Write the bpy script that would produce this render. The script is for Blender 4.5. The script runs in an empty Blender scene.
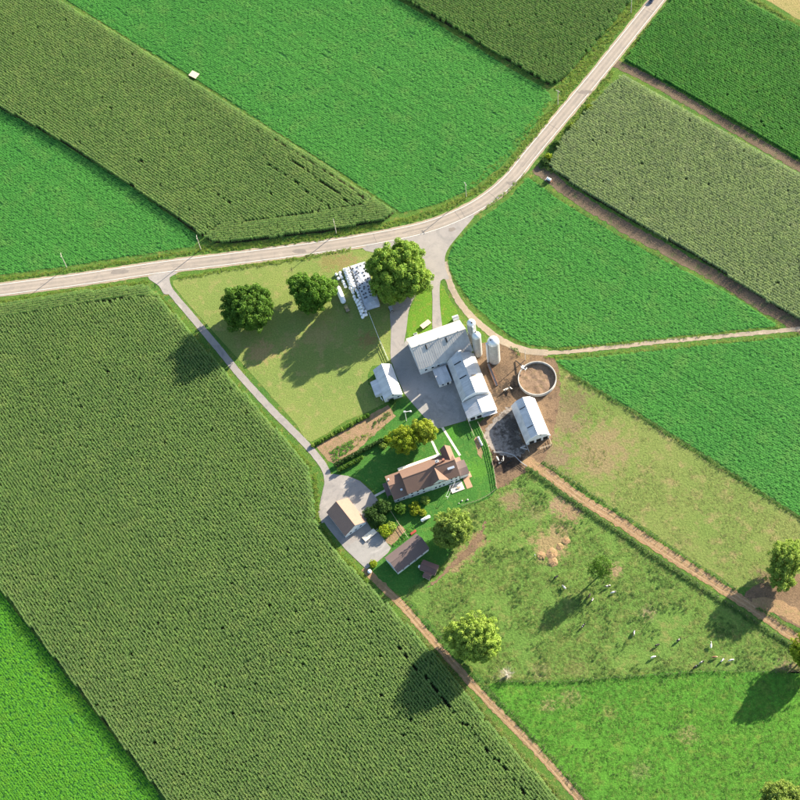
import bpy, bmesh, math, random
import numpy as np
from mathutils import Vector, Matrix

random.seed(7); RNG = np.random.default_rng(7)
S = bpy.context.scene
COL = S.collection
R_ = math.radians

# ------------------------------------------------------------------ camera
TH = R_(28.0); F = 914.0 / math.tan(TH)                 # focal length in 800-px photo pixels
_up = np.array([-160.0, 900.0, F]); _up /= np.linalg.norm(_up)
_x = np.array([1.0, 0, 0]) - _up * _up[0]; _x /= np.linalg.norm(_x)
_y = np.cross(_up, _x)
RW = np.array([_x, _y, _up]); CAM = RW @ np.array([0, 0, F / 2.4])
cd = bpy.data.cameras.new('camera'); cam = bpy.data.objects.new('camera', cd); COL.objects.link(cam)
cam.matrix_world = Matrix.Translation(Vector(CAM)) @ Matrix(RW.tolist()).to_4x4()
cd.sensor_width = 36; cd.lens = 36 * F / 800; cd.clip_start = 1; cd.clip_end = 8000
S.camera = cam

def P(u, v, z=0.0):
    """world point at height z that is seen at photo position (u, v)"""
    d = RW @ np.array([u - 400.0, 400.0 - v, -F]); return CAM + d * ((z - CAM[2]) / d[2])
def proj(p):
    c = (np.asarray(p) - CAM) @ RW
    return 400 - F * c[..., 0] / c[..., 2], 400 + F * c[..., 1] / c[..., 2]

# ------------------------------------------------------------------ light
SUN_EL = R_(21.0)
_s = P(270, 287) - P(336, 234); _s = _s[:2] / np.linalg.norm(_s[:2])      # ground direction of the shadows
SUN_DIR = Vector((-_s[0] * math.cos(SUN_EL), -_s[1] * math.cos(SUN_EL), math.sin(SUN_EL)))
w = bpy.data.worlds.new('World'); S.world = w; w.use_nodes = True
nt = w.node_tree; nt.nodes.clear()
sky = nt.nodes.new('ShaderNodeTexSky'); sky.sky_type = 'NISHITA'; sky.sun_disc = False
sky.sun_elevation = SUN_EL; sky.sun_rotation = math.atan2(SUN_DIR.x, SUN_DIR.y)
bg = nt.nodes.new('ShaderNodeBackground'); bg.inputs[1].default_value = 0.085
wo = nt.nodes.new('ShaderNodeOutputWorld')
nt.links.new(sky.outputs[0], bg.inputs[0]); nt.links.new(bg.outputs[0], wo.inputs[0])
sl = bpy.data.lights.new('sun', 'SUN'); sl.energy = 5.0; sl.angle = R_(0.53); sl.color = (1.0, 0.89, 0.72)
so = bpy.data.objects.new('sun', sl); COL.objects.link(so)
so.rotation_euler = SUN_DIR.to_track_quat('Z', 'Y').to_euler(); so.location = (0, 0, 200)
S.view_settings.view_transform = 'Standard'; S.view_settings.look = 'None'
S.view_settings.exposure = 1.98; S.view_settings.gamma = 1.0; S.view_settings.use_curve_mapping = False

# ------------------------------------------------------------------ materials
MATS = {}
class NT:
    def __init__(s, name):
        s.m = bpy.data.materials.new(name); s.m.use_nodes = True; s.t = s.m.node_tree; s.t.nodes.clear()
        s.out = s.n('ShaderNodeOutputMaterial'); MATS[name] = s.m
    def n(s, t, **k):
        x = s.t.nodes.new(t)
        for a, b in k.items(): setattr(x, a, b)
        return x
    def l(s, a, b): s.t.links.new(a, b)
    def pos(s, obj=False):
        if obj: return s.n('ShaderNodeTexCoord').outputs['Object']
        return s.n('ShaderNodeNewGeometry').outputs['Position']
    def noise(s, vec, scale, detail=4, rough=.6, dist=0.0):
        x = s.n('ShaderNodeTexNoise'); x.inputs['Scale'].default_value = scale; x.inputs['Detail'].default_value = detail
        x.inputs['Roughness'].default_value = rough; x.inputs['Distortion'].default_value = dist
        s.l(vec, x.inputs['Vector']); return x.outputs['Fac']
    def mapr(s, v, a, b, c=0.0, d=1.0, smooth=False):
        x = s.n('ShaderNodeMapRange'); x.clamp = True
        if smooth: x.interpolation_type = 'SMOOTHSTEP'
        s.l(v, x.inputs[0])
        for i, q in enumerate((a, b, c, d)): x.inputs[i + 1].default_value = q
        return x.outputs[0]
    def math(s, op, a, b):
        x = s.n('ShaderNodeMath', operation=op)
        for i, q in enumerate((a, b)):
            if isinstance(q, (int, float)): x.inputs[i].default_value = q
            else: s.l(q, x.inputs[i])
        return x.outputs[0]
    def mix(s, f, a, b, mode='MIX'):
        x = s.n('ShaderNodeMix', data_type='RGBA', blend_type=mode)
        for i, q in ((0, f), (6, a), (7, b)):
            if isinstance(q, (int, float)): x.inputs[i].default_value = q
            elif isinstance(q, (tuple, list)): x.inputs[i].default_value = (*q, 1)
            else: s.l(q, x.inputs[i])
        return x.outputs[2]
    def bsdf(s, col, rough=.85, spec=.2, bump=None, bdist=.1, bstr=1.0, metal=0.0, transl=0.0, tcol=None):
        b = s.n('ShaderNodeBsdfPrincipled'); b.inputs['Roughness'].default_value = rough
        b.inputs['Specular IOR Level'].default_value = spec; b.inputs['Metallic'].default_value = metal
        if isinstance(col, (tuple, list)): b.inputs['Base Color'].default_value = (*col, 1)
        else: s.l(col, b.inputs['Base Color'])
        if bump is not None:
            bp = s.n('ShaderNodeBump'); bp.inputs['Strength'].default_value = bstr; bp.inputs['Distance'].default_value = bdist
            s.l(bump, bp.inputs['Height']); s.l(bp.outputs[0], b.inputs['Normal'])
        o = b.outputs[0]
        if transl:
            t = s.n('ShaderNodeBsdfTranslucent')
            if isinstance(col, (tuple, list)): t.inputs[0].default_value = (*col, 1)
            else: s.l(col, t.inputs[0])
            mx = s.n('ShaderNodeMixShader'); mx.inputs[0].default_value = transl
            s.l(o, mx.inputs[1]); s.l(t.outputs[0], mx.inputs[2]); o = mx.outputs[0]
        s.l(o, s.out.inputs[0]); return s.m

def ground_mat(name, c1, c2, c3=None, s1=.05, s2=.5, s3=2.5, fine=.35, bdist=.25, blobs=(), thr=(.52, .68), rough=.95):
    """soil or turf: two colours in broad patches, a third in spots, fine mottling, relief, and named bare or worn spots"""
    t = NT(name); p = t.pos()
    col = t.mix(t.mapr(t.noise(p, s1, 5), .35, .65), c1, c2)
    if c3: col = t.mix(t.mapr(t.noise(p, s2, 6, .65), *thr), col, c3)
    f = t.noise(p, s3, 8, .75)
    for (u, v, r, c) in blobs:
        g = P(u, v)
        vd = t.n('ShaderNodeVectorMath', operation='DISTANCE'); t.l(p, vd.inputs[0]); vd.inputs[1].default_value = g
        dd = t.math('ADD', vd.outputs['Value'], t.mapr(t.noise(p, 2.2 / r, 6, .7), .2, .8, -r * 1.4, r * 1.4))
        col = t.mix(t.mapr(dd, r * .45, r * 1.2, .85, 0), col, c)
    col = t.mix(fine, col, t.mix(t.mapr(f, .3, .7), (.25, .25, .25), (1.9, 1.9, 1.9)), 'MULTIPLY')
    return t.bsdf(col, rough, .1, f, bdist)

def leaf_mat(name, c1, c2, c3=None, ls=.03, transl=.3, rough=.55, isl=True, var=.45):
    t = NT(name); p = t.pos()
    col = t.mix(t.mapr(t.noise(p, ls, 5), .35, .65), c1, c2)
    if c3: col = t.mix(t.mapr(t.noise(p, ls * 9, 4, .6), .5, .7), col, c3)
    g = t.n('ShaderNodeNewGeometry').outputs['Random Per Island']
    o = t.n('ShaderNodeObjectInfo').outputs['Random']
    v = t.math('ADD', t.math('MULTIPLY', g, .6), t.math('MULTIPLY', o, .4))
    k = t.mapr(v, 0, 1, 1 - var, 1 + var)
    cm = t.n('ShaderNodeCombineColor'); t.l(k, cm.inputs[0]); t.l(k, cm.inputs[1]); t.l(t.mapr(k, .4, 1.6, .7, 1.3), cm.inputs[2])
    col = t.mix(1.0, col, cm.outputs[0], 'MULTIPLY')
    return t.bsdf(col, rough, .1, transl=transl)

def plain(name, c, rough=.6, spec=.3, metal=0.0, var=.25, sc=1.5, bump=.0, obj=True):
    t = NT(name); p = t.pos(obj); n = t.noise(p, sc, 6, .65)
    k = t.mapr(n, .25, .75, 1 - var, 1 + var)
    cm = t.n('ShaderNodeCombineColor'); [t.l(k, cm.inputs[i]) for i in range(3)]
    col = t.mix(1.0, c, cm.outputs[0], 'MULTIPLY')
    return t.bsdf(col, rough, spec, n if bump else None, bump or .1, metal=metal)

def roof_mat(name, c, c2, rough=.45, rust=None, metal=0.0, axis=0):
    """roofing sheet: streaks running down the slope, patches of weather"""
    t = NT(name); p = t.pos(True)
    mp = t.n('ShaderNodeMapping'); t.l(p, mp.inputs[0]); mp.inputs['Scale'].default_value = (1.6, .12, .12)
    n = t.noise(mp.outputs[0], 1.0, 6, .7); n2 = t.noise(p, .35, 5, .6)
    col = t.mix(t.mapr(n, .35, .7), c, c2); col = t.mix(t.mapr(n2, .45, .7, 0, .75), col, tuple(q * .8 for q in c2))
    if rust: col = t.mix(t.mapr(t.noise(mp.outputs[0], 2.3, 6, .7), .62, .75, 0, .8), col, rust)
    return t.bsdf(col, rough, .35, n, .02, metal=metal)

def shingle_mat(name, c, c2):
    t = NT(name); p = t.pos(True)
    n = t.noise(p, 3.5, 6, .7); n2 = t.noise(p, .4, 4, .6)
    col = t.mix(t.mapr(n, .3, .7), c, c2); col = t.mix(t.mapr(n2, .4, .7, 0, .5), col, c2)
    return t.bsdf(col, .9, .15, n, .03)

# grounds
G = dict(
 verge=ground_mat('verge_grass', (.075, .135, .022), (.05, .12, .022), (.15, .15, .04), .04, .35, 1.6, .55, .35),
 soil=ground_mat('field_soil', (.022, .024, .012), (.03, .03, .014), None),
 undergreen=ground_mat('crop_floor', (.018, .085, .02), (.022, .095, .02), None, .03, .4, 2.0, .4),
 tan=ground_mat('stubble', (.26, .2, .085), (.22, .19, .075), (.16, .16, .05), .03, .3, 1.5, .5),
 dirt=ground_mat('bare_track', (.115, .085, .06), (.085, .068, .05), (.06, .07, .03), .05, .4, 2.2, .45),
 darkdirt=ground_mat('field_strip', (.135, .1, .068), (.1, .074, .05), (.07, .085, .035), .05, .3, 2.0, .5),
 lane=ground_mat('cow_lane_soil', (.27, .175, .095), (.22, .145, .08), (.17, .14, .06), .08, .35, 1.4, .45),
 rut=ground_mat('wheel_rut_soil', (.31, .215, .125), (.26, .18, .105), (.22, .16, .09), .06, .5, 2, .3, .04),
 gravel=ground_mat('gravel', (.3, .24, .17), (.24, .2, .15), (.34, .28, .21), .06, .5, 3, .3, .04),
 lawn=ground_mat('mown_lawn', (.155, .19, .05), (.12, .17, .042), (.195, .19, .068), .035, .25, 1.6, .45, .2,
   blobs=[(262, 352, 6, (.24, .18, .08)), (320, 335, 7, (.2, .18, .07)), (290, 343, 5, (.19, .18, .065)), (345, 262, 5, (.18, .14, .06)), (368, 340, 4, (.17, .13, .05)), (330, 262, 5, (.16, .14, .05))]),
 yard=ground_mat('yard_turf', (.045, .135, .022), (.035, .11, .02), (.08, .15, .03), .05, .45, 1.6, .55, .2,
   blobs=[(478, 470, 5, (.06, .16, .02)), (452, 432, 4, (.05, .16, .018))]),
 bright=ground_mat('drive_island_turf', (.095, .19, .018), (.075, .165, .018), (.15, .17, .03), .06, .4, 1.6, .45, .2),
 dry=ground_mat('dry_pasture', (.14, .165, .048), (.105, .155, .036), (.19, .165, .07), .02, .18, 1.2, .5, .3,
   blobs=[(560, 420, 10, (.16, .115, .07)), (600, 450, 12, (.19, .145, .075)), (550, 455, 8, (.17, .12, .075)), (575, 400, 6, (.12, .1, .05)),
          (785, 590, 7, (.14, .1, .07)), (798, 612, 8, (.15, .1, .065)), (766, 578, 4, (.14, .1, .06))]),
 pasture=ground_mat('rough_pasture', (.1, .165, .034), (.08, .15, .03), (.15, .165, .05), .025, .22, 1.1, .55, .45,
   blobs=[(512, 500, 5, (.17, .12, .07)), (558, 505, 4, (.24, .16, .1)), (570, 512, 5, (.22, .14, .085)), (550, 545, 7, (.23, .16, .085)), (560, 530, 4, (.22, .16, .085)),
          (478, 540, 4, (.2, .13, .075)), (466, 553, 4, (.2, .13, .08)), (455, 566, 3, (.2, .14, .08)), (615, 570, 3, (.22, .15, .09)), (535, 512, 4, (.15, .15, .06)), (648, 613, 3, (.2, .17, .09)),
          (505, 676, 3.5, (.2, .18, .1)), (540, 672, 4, (.15, .15, .06)), (575, 668, 4, (.14, .145, .05)), (786, 668, 4, (.18, .15, .08)), (795, 672, 4, (.2, .15, .08))]),
 pasture2=ground_mat('bright_pasture', (.065, .18, .02), (.055, .16, .02), (.11, .17, .03), .03, .2, 1.2, .5, .4,
   blobs=[(570, 698, 4, (.16, .16, .06)), (548, 705, 3, (.18, .16, .07)), (610, 712, 3, (.15, .16, .05)), (688, 735, 4, (.16, .16, .06)), (640, 770, 4, (.12, .15, .05)), (790, 660, 4, (.2, .15, .08))]),
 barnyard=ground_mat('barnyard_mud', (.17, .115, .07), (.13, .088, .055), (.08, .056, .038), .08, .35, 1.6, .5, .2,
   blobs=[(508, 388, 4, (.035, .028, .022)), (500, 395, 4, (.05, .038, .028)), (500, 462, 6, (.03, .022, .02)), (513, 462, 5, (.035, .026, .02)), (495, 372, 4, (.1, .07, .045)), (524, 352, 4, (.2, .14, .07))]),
 lot=ground_mat('concrete_lot', (.25, .22, .19), (.18, .16, .14), (.06, .05, .045), .12, .5, 1.6, .5, .06,
   blobs=[(512, 425, 6, (.05, .042, .035)), (518, 442, 5, (.055, .045, .036))]),
 garden=ground_mat('garden_soil', (.26, .17, .1), (.2, .14, .08), (.12, .13, .04), .1, .4, 2, .45, .2),
 manure=ground_mat('manure_crust', (.22, .15, .1), (.17, .115, .075), (.12, .09, .05), .15, .6, 1.5, .4, .15),
)
def road_mat(name, c1, c2, c3, joints=True):
    t = NT(name); p = t.pos()
    col = t.mix(t.mapr(t.noise(p, .05, 5), .35, .65), c1, c2)
    col = t.mix(t.mapr(t.noise(p, .45, 7, .7), .5, .75, 0, .5), col, c3)
    f = t.noise(p, 6, 8, .8)
    col = t.mix(t.mapr(t.noise(p, .16, 7, .75, 1.2), .5, .66, 0, .75), col, c3); col = t.mix(t.mapr(t.noise(p, .09, 6, .7, 2.0), .58, .7, 0, .5), col, tuple(q * 1.35 for q in c1))
    col = t.mix(.2, col, t.mix(t.mapr(f, .3, .7), (.4, .4, .4), (1.6, 1.6, 1.6)), 'MULTIPLY')
    return t.bsdf(col, .9, .15, f, .02)
G['road'] = road_mat('road_chipseal', (.27, .23, .19), (.24, .21, .175), (.19, .17, .15))
G['tar'] = plain('tar_seal', (.1, .09, .085), .7, obj=False); G['patch'] = road_mat('road_patch', (.2, .175, .15), (.18, .155, .135), (.15, .135, .12))
G['wheel'] = road_mat('wheel_track', (.31, .265, .22), (.28, .24, .2), (.24, .21, .18))
G['asphalt'] = road_mat('drive_asphalt', (.28, .255, .23), (.24, .22, .205), (.18, .17, .16))
G['concrete'] = road_mat('yard_concrete', (.29, .275, .255), (.24, .23, .215), (.18, .175, .165))
# things
M = dict(
 whitewall=plain('white_siding', (.72, .72, .7), .6), cream=plain('cream_paint', (.7, .62, .48), .6), whitepaint=plain('white_paint', (.78, .78, .76), .5, var=.1),
 barnroof=roof_mat('barn_metal_roof', (.5, .47, .42), (.4, .38, .35), .45), dairyroof=roof_mat('dairy_metal_roof', (.52, .52, .51), (.38, .38, .38), .4, rust=(.26, .17, .11)),
 whiteroof=roof_mat('white_metal_roof', (.58, .57, .56), (.44, .44, .44), .4, rust=(.32, .24, .18)), brownroof=shingle_mat('brown_shingle', (.2, .125, .09), (.15, .095, .075)),
 greyroof=shingle_mat('grey_brown_shingle', (.155, .115, .105), (.12, .09, .085)), tanroof=shingle_mat('tan_red_shingle', (.28, .18, .135), (.22, .14, .11)), redroof=shingle_mat('red_brown_shingle', (.17, .1, .085), (.13, .08, .07)),
 glass=plain('window_glass', (.03, .035, .04), .08, .5, var=.05), dark=plain('dark_opening', (.02, .02, .02), .8), trim=plain('grey_trim', (.3, .31, .32), .5),
 concrete=plain('silo_concrete', (.36, .34, .3), .85, .2, var=.3, sc=.8, bump=.02), tankwall=plain('tank_concrete', (.42, .4, .36), .85, .2, var=.3, sc=.7), dome=plain('silo_dome_metal', (.62, .63, .63), .35, .5, .25, var=.1),
 galv=plain('galvanised_steel', (.42, .44, .45), .45, .5, .4), wood=plain('weathered_wood', (.3, .24, .17), .85, var=.35, sc=3), palewood=plain('pale_planks', (.55, .45, .33), .8, var=.25, sc=2), pole=plain('bleached_pole_wood', (.5, .45, .38), .85, var=.2),
 bark=plain('bark', (.1, .075, .05), .95, var=.35, sc=4), brick=plain('chimney_brick', (.3, .13, .09), .9), patio=plain('patio_brick', (.36, .22, .14), .9, var=.3, sc=4), paving=plain('pale_paving', (.55, .5, .42), .85),
 plastic=plain('white_bale_wrap', (.78, .79, .8), .35, .4, var=.08), tyre=plain('tyre_rubber', (.05, .05, .055), .8), rust=plain('rusty_iron', (.2, .1, .06), .8, var=.4, sc=2), red=plain('red_paint', (.3, .05, .035), .6),
 carpaint=plain('blue_grey_car_paint', (.09, .11, .16), .25, .5, .3, var=.03), black=plain('black_plastic', (.02, .02, .02), .6), grey=plain('grey_canvas', (.24, .25, .27), .7), lamp=plain('lamp_glass', (.6, .6, .58), .2),
 cover=plain('grey_white_cover', (.4, .42, .46), .45, .4, var=.25, sc=.8), wire=plain('rusty_wire', (.06, .055, .045), .8), skyl=plain('pale_panel', (.65, .68, .72), .25, .5), hay=plain('hay', (.4, .32, .15), .95, var=.35, sc=3),  # cover: white plastic, its colour darkened to stand in for tree shade
)
def cow_mat(name, white, darkc, thr):
    t = NT(name); p = t.pos(True); o = t.n('ShaderNodeObjectInfo')
    ad = t.n('ShaderNodeVectorMath', operation='ADD'); t.l(p, ad.inputs[0])
    cb = t.n('ShaderNodeCombineXYZ'); [t.l(t.math('MULTIPLY', o.outputs['Random'], 37.0 + 11 * i), cb.inputs[i]) for i in range(3)]
    t.l(cb.outputs[0], ad.inputs[1])
    f = t.mapr(t.noise(ad.outputs[0], 1.3, 2, .4), thr - .015, thr + .015)
    return t.bsdf(t.mix(f, white, darkc), .75, .2)
M['cow_white'] = cow_mat('white_hide', (.6, .57, .51), (.03, .027, .025), .62)
M['cow_pied'] = cow_mat('pied_hide', (.58, .55, .5), (.025, .022, .02), .5)
M['cow_black'] = cow_mat('black_hide', (.6, .57, .52), (.022, .02, .018), .36)
M['cow_brown'] = cow_mat('brown_hide', (.5, .4, .3), (.17, .085, .045), .42)
L = dict(
 corn=leaf_mat('corn_leaf', (.148, .27, .07), (.124, .242, .066), (.195, .3, .085), .02, .3, var=.34),
 corn_dark=leaf_mat('corn_leaf_dark', (.085, .205, .042), (.075, .185, .04), (.12, .225, .05), .025, .3),
 corn_grey=leaf_mat('corn_leaf_greyed', (.22, .31, .13), (.2, .29, .12), (.265, .335, .155), .025, .3),
 corn_lush=leaf_mat('corn_leaf_lush', (.065, .22, .034), (.055, .195, .032), (.095, .235, .04), .03, .3),
 tassel=leaf_mat('corn_tassel', (.21, .235, .085), (.18, .215, .07), None, .03, .25),
 alf=leaf_mat('alfalfa_leaf', (.125, .395, .075), (.1, .355, .066), (.165, .385, .085), .012, .32, var=.22),
 alf_b=leaf_mat('alfalfa_leaf_yellow', (.15, .42, .03), (.125, .385, .028), (.185, .415, .035), .012, .32, var=.22),
 grass=leaf_mat('pasture_grass', (.14, .21, .045), (.11, .19, .04), (.2, .21, .07), .04, .3),
 grass_b=leaf_mat('lush_grass', (.09, .225, .028), (.075, .205, .026), (.14, .22, .045), .04, .3),
 straw=leaf_mat('dry_grass', (.27, .23, .1), (.23, .21, .085), (.18, .19, .06), .05, .25),
 weed=leaf_mat('weed_leaf', (.05, .12, .028), (.06, .135, .03), (.09, .15, .04), .05, .3),
 verge=leaf_mat('verge_leaf', (.15, .23, .03), (.11, .21, .028), (.21, .24, .05), .06, .3),
 maple=leaf_mat('maple_leaf', (.175, .28, .04), (.13, .24, .035), (.25, .3, .055), .1, .35),
 green=leaf_mat('tree_leaf', (.085, .19, .022), (.1, .21, .025), (.14, .23, .03), .12, .35),
 lime=leaf_mat('tree_leaf_light', (.2, .31, .05), (.235, .325, .06), (.29, .345, .075), .15, .35),
 yellow=leaf_mat('tree_leaf_yellow', (.2, .3, .02), (.24, .31, .022), (.3, .3, .03), .15, .35),
 russet=leaf_mat('tree_leaf_russet', (.25, .31, .03), (.22, .3, .028), (.3, .3, .04), .15, .35),
 shrub=leaf_mat('shrub_leaf', (.045, .1, .022), (.055, .12, .022), (.085, .14, .03), .3, .3),
 twig=leaf_mat('dead_twig', (.2, .17, .13), (.17, .15, .12), None, .3, .0),
)

# ------------------------------------------------------------------ mesh helpers
class MB:
    def __init__(s): s.v = []; s.f = []
    def add(s, vs, fs):
        o = len(s.v); s.v += [tuple(map(float, q)) for q in vs]; s.f += [tuple(i + o for i in q) for q in fs]; return s
    def box(s, c, d, rz=0.0, rx=0.0):
        x, y, z = [q / 2 for q in d]; m = Matrix.Rotation(rz, 3, 'Z') @ Matrix.Rotation(rx, 3, 'X')
        vs = [Vector(c) + m @ Vector((sx * x, sy * y, sz * z)) for sx in (-1, 1) for sy in (-1, 1) for sz in (-1, 1)]
        return s.add(vs, [(0, 1, 3, 2), (4, 6, 7, 5), (0, 4, 5, 1), (2, 3, 7, 6), (0, 2, 6, 4), (1, 5, 7, 3)])
    def bar(s, a, b, w, h=None):
        a, b = Vector(a), Vector(b); d = b - a; h = h or w
        q = d.to_track_quat('X', 'Z'); m = q.to_matrix(); c = (a + b) / 2; l = d.length
        vs = [c + m @ Vector((sx * l / 2, sy * w / 2, sz * h / 2)) for sx in (-1, 1) for sy in (-1, 1) for sz in (-1, 1)]
        return s.add(vs, [(0, 1, 3, 2), (4, 6, 7, 5), (0, 4, 5, 1), (2, 3, 7, 6), (0, 2, 6, 4), (1, 5, 7, 3)])
    def cyl(s, a, b, r0, r1=None, n=10, cap=True):
        a, b = Vector(a), Vector(b); r1 = r0 if r1 is None else r1
        m = (b - a).to_track_quat('Z', 'X').to_matrix(); vs = []
        for c, r in ((a, r0), (b, r1)):
            vs += [c + m @ Vector((r * math.cos(2 * math.pi * i / n), r * math.sin(2 * math.pi * i / n), 0)) for i in range(n)]
        fs = [(i, (i + 1) % n, n + (i + 1) % n, n + i) for i in range(n)]
        if cap: fs += [tuple(range(n - 1, -1, -1)), tuple(range(n, 2 * n))]
        return s.add(vs, fs)
    def lathe(s, prof, n=24, c=(0, 0, 0)):
        vs = []; fs = []
        for r, z in prof: vs += [(c[0] + r * math.cos(2 * math.pi * i / n), c[1] + r * math.sin(2 * math.pi * i / n), c[2] + z) for i in range(n)]
        for k in range(len(prof) - 1): fs += [(k * n + i, k * n + (i + 1) % n, (k + 1) * n + (i + 1) % n, (k + 1) * n + i) for i in range(n)]
        return s.add(vs, fs)
    def prism(s, poly, x0, x1):
        """closed polygon of (y, z) extruded along x"""
        n = len(poly); vs = [(x0, y, z) for y, z in poly] + [(x1, y, z) for y, z in poly]
        return s.add(vs, [(i, (i + 1) % n, n + (i + 1) % n, n + i) for i in range(n)] + [tuple(range(n - 1, -1, -1)), tuple(range(n, 2 * n))])
    def mesh(s, name, mat=None, smooth=False):
        me = bpy.data.meshes.new(name); me.from_pydata(s.v, [], s.f)
        bm = bmesh.new(); bm.from_mesh(me); bmesh.ops.recalc_face_normals(bm, faces=bm.faces); bm.to_mesh(me); bm.free()
        if mat: me.materials.append(mat)
        if smooth: me.polygons.foreach_set('use_smooth', [True] * len(me.polygons))
        return me
    def build(s, name, mat, parent=None, smooth=False, **k): return obj(name, s.mesh(name, mat, smooth), parent, **k)

def obj(name, me, parent=None, loc=None, rz=None, **tags):
    o = bpy.data.objects.new(name, me); COL.objects.link(o)
    if parent: o.parent = parent
    if loc is not None: o.location = loc
    if rz is not None: o.rotation_euler = (0, 0, rz)
    for a, b in tags.items(): o[a] = b
    return o
def thing(name, label, cat, loc=(0, 0, 0), rz=0.0, group=None):
    o = obj(name, None, None, (loc[0], loc[1], loc[2] if len(loc) > 2 else 0), rz, label=label, category=cat)
    o.empty_display_size = .5
    if group: o['group'] = group
    return o
def copy_tree(o, parent=None):
    c = o.copy(); COL.objects.link(c)
    if parent: c.parent = parent
    for ch in list(o.children): copy_tree(ch, c)
    return c
def W2(pts, z=0.0): return np.array([P(u, v, z)[:2] for u, v in pts])
def smooth_line(pts, n=6):
    p = [np.array(q, float) for q in pts]; p = [2 * p[0] - p[1]] + p + [2 * p[-1] - p[-2]]; out = []
    for i in range(1, len(p) - 2):
        a, b, c, d = p[i - 1:i + 3]
        for k in range(n):
            t = k / n; out.append(.5 * (2 * b + (c - a) * t + (2 * a - 5 * b + 4 * c - d) * t * t + (3 * b - a - 3 * c + d) * t ** 3))
    return np.array(out + [p[-2]])
def smooth_poly(pts, n=4):
    p = [np.array(q, float) for q in pts]; N = len(p); out = []
    for i in range(N):
        a, b, c, d = p[i - 1], p[i], p[(i + 1) % N], p[(i + 2) % N]
        for k in range(n):
            t = k / n; out.append(.5 * (2 * b + (c - a) * t + (2 * a - 5 * b + 4 * c - d) * t * t + (3 * b - a - 3 * c + d) * t ** 3))
    return np.array(out)
def rough(poly, step=1.6, amp=.25, seed=0):
    """break a straight world outline into an uneven one"""
    r = np.random.default_rng(seed); out = []
    for i in range(len(poly)):
        a, b = poly[i], poly[(i + 1) % len(poly)]; d = b - a; l = np.linalg.norm(d); n = max(1, int(l / step)); nn = np.array([-d[1], d[0]]) / max(l, 1e-6)
        for k in range(n): out.append(a + d * k / n + nn * (r.normal() * amp if k else 0))
    return np.array(out)
def sheet(name, poly, z, mat, parent=None, **tags):
    me = bpy.data.meshes.new(name); bm = bmesh.new()
    fc = bm.faces.new([bm.verts.new((x, y, z)) for x, y in poly]); bm.normal_update()
    if fc.normal.z < 0: fc.normal_flip()
    bmesh.ops.triangulate(bm, faces=bm.faces[:]); bm.to_mesh(me); bm.free(); me.materials.append(mat)
    if parent is None and 'kind' not in tags: tags['kind'] = 'structure'
    return obj(name, me, parent, **tags)
def ribbon(name, line, w, z, mat, off=0.0, amp=0.0, parent=None, seed=0, **tags):
    line = np.asarray(line); d = np.gradient(line, axis=0); d /= np.linalg.norm(d, axis=1)[:, None]; nn = np.stack([-d[:, 1], d[:, 0]], 1)
    r = np.random.default_rng(seed); ww = w if np.ndim(w) else np.full(len(line), w)
    a = line + nn * (off + ww / 2 + r.normal(size=len(line)) * amp)[:, None]; b = line + nn * (off - ww / 2 + r.normal(size=len(line)) * amp)[:, None]
    vs = [(*q, z) for q in a] + [(*q, z) for q in b]; n = len(line)
    mb = MB().add(vs, [(n + i, n + i + 1, i + 1, i) for i in range(n - 1)])
    me = bpy.data.meshes.new(name); me.from_pydata(mb.v, [], mb.f); me.materials.append(mat)
    if parent is None and 'kind' not in tags: tags['kind'] = 'structure'
    return obj(name, me, parent, **tags)
def resample(line, step):
    line = np.asarray(line); s = np.r_[0, np.cumsum(np.linalg.norm(np.diff(line, axis=0), axis=1))]; q = np.linspace(0, s[-1], max(2, int(round(s[-1] / step)) + 1))
    return np.stack([np.interp(q, s, line[:, 0]), np.interp(q, s, line[:, 1])], 1)
def inside(pts, poly):
    x, y = pts[:, 0], pts[:, 1]; r = np.zeros(len(pts), bool); n = len(poly); j = n - 1
    for i in range(n):
        xi, yi = poly[i]; xj, yj = poly[j]
        if yi != yj: r ^= ((yi > y) != (yj > y)) & (x < (xj - xi) * (y - yi) / (yj - yi) + xi)
        j = i
    return r
def visible(pts, m=60):
    u, v = proj(np.c_[pts, np.zeros(len(pts))]); return (u > -m) & (u < 800 + m) & (v > -m) & (v < 800 + m)
def vnoise(pts, scale, seed=0):
    """smooth value noise in 2D, 0..1"""
    r = np.random.default_rng(seed); T = r.random((64, 64)); q = pts * scale + 1000; i = np.floor(q).astype(int); t = q - i; t = t * t * (3 - 2 * t)
    g = lambda a, b: T[(i[:, 0] + a) % 64, (i[:, 1] + b) % 64]
    return (g(0, 0) * (1 - t[:, 0]) + g(1, 0) * t[:, 0]) * (1 - t[:, 1]) + (g(0, 1) * (1 - t[:, 0]) + g(1, 1) * t[:, 0]) * t[:, 1]

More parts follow.
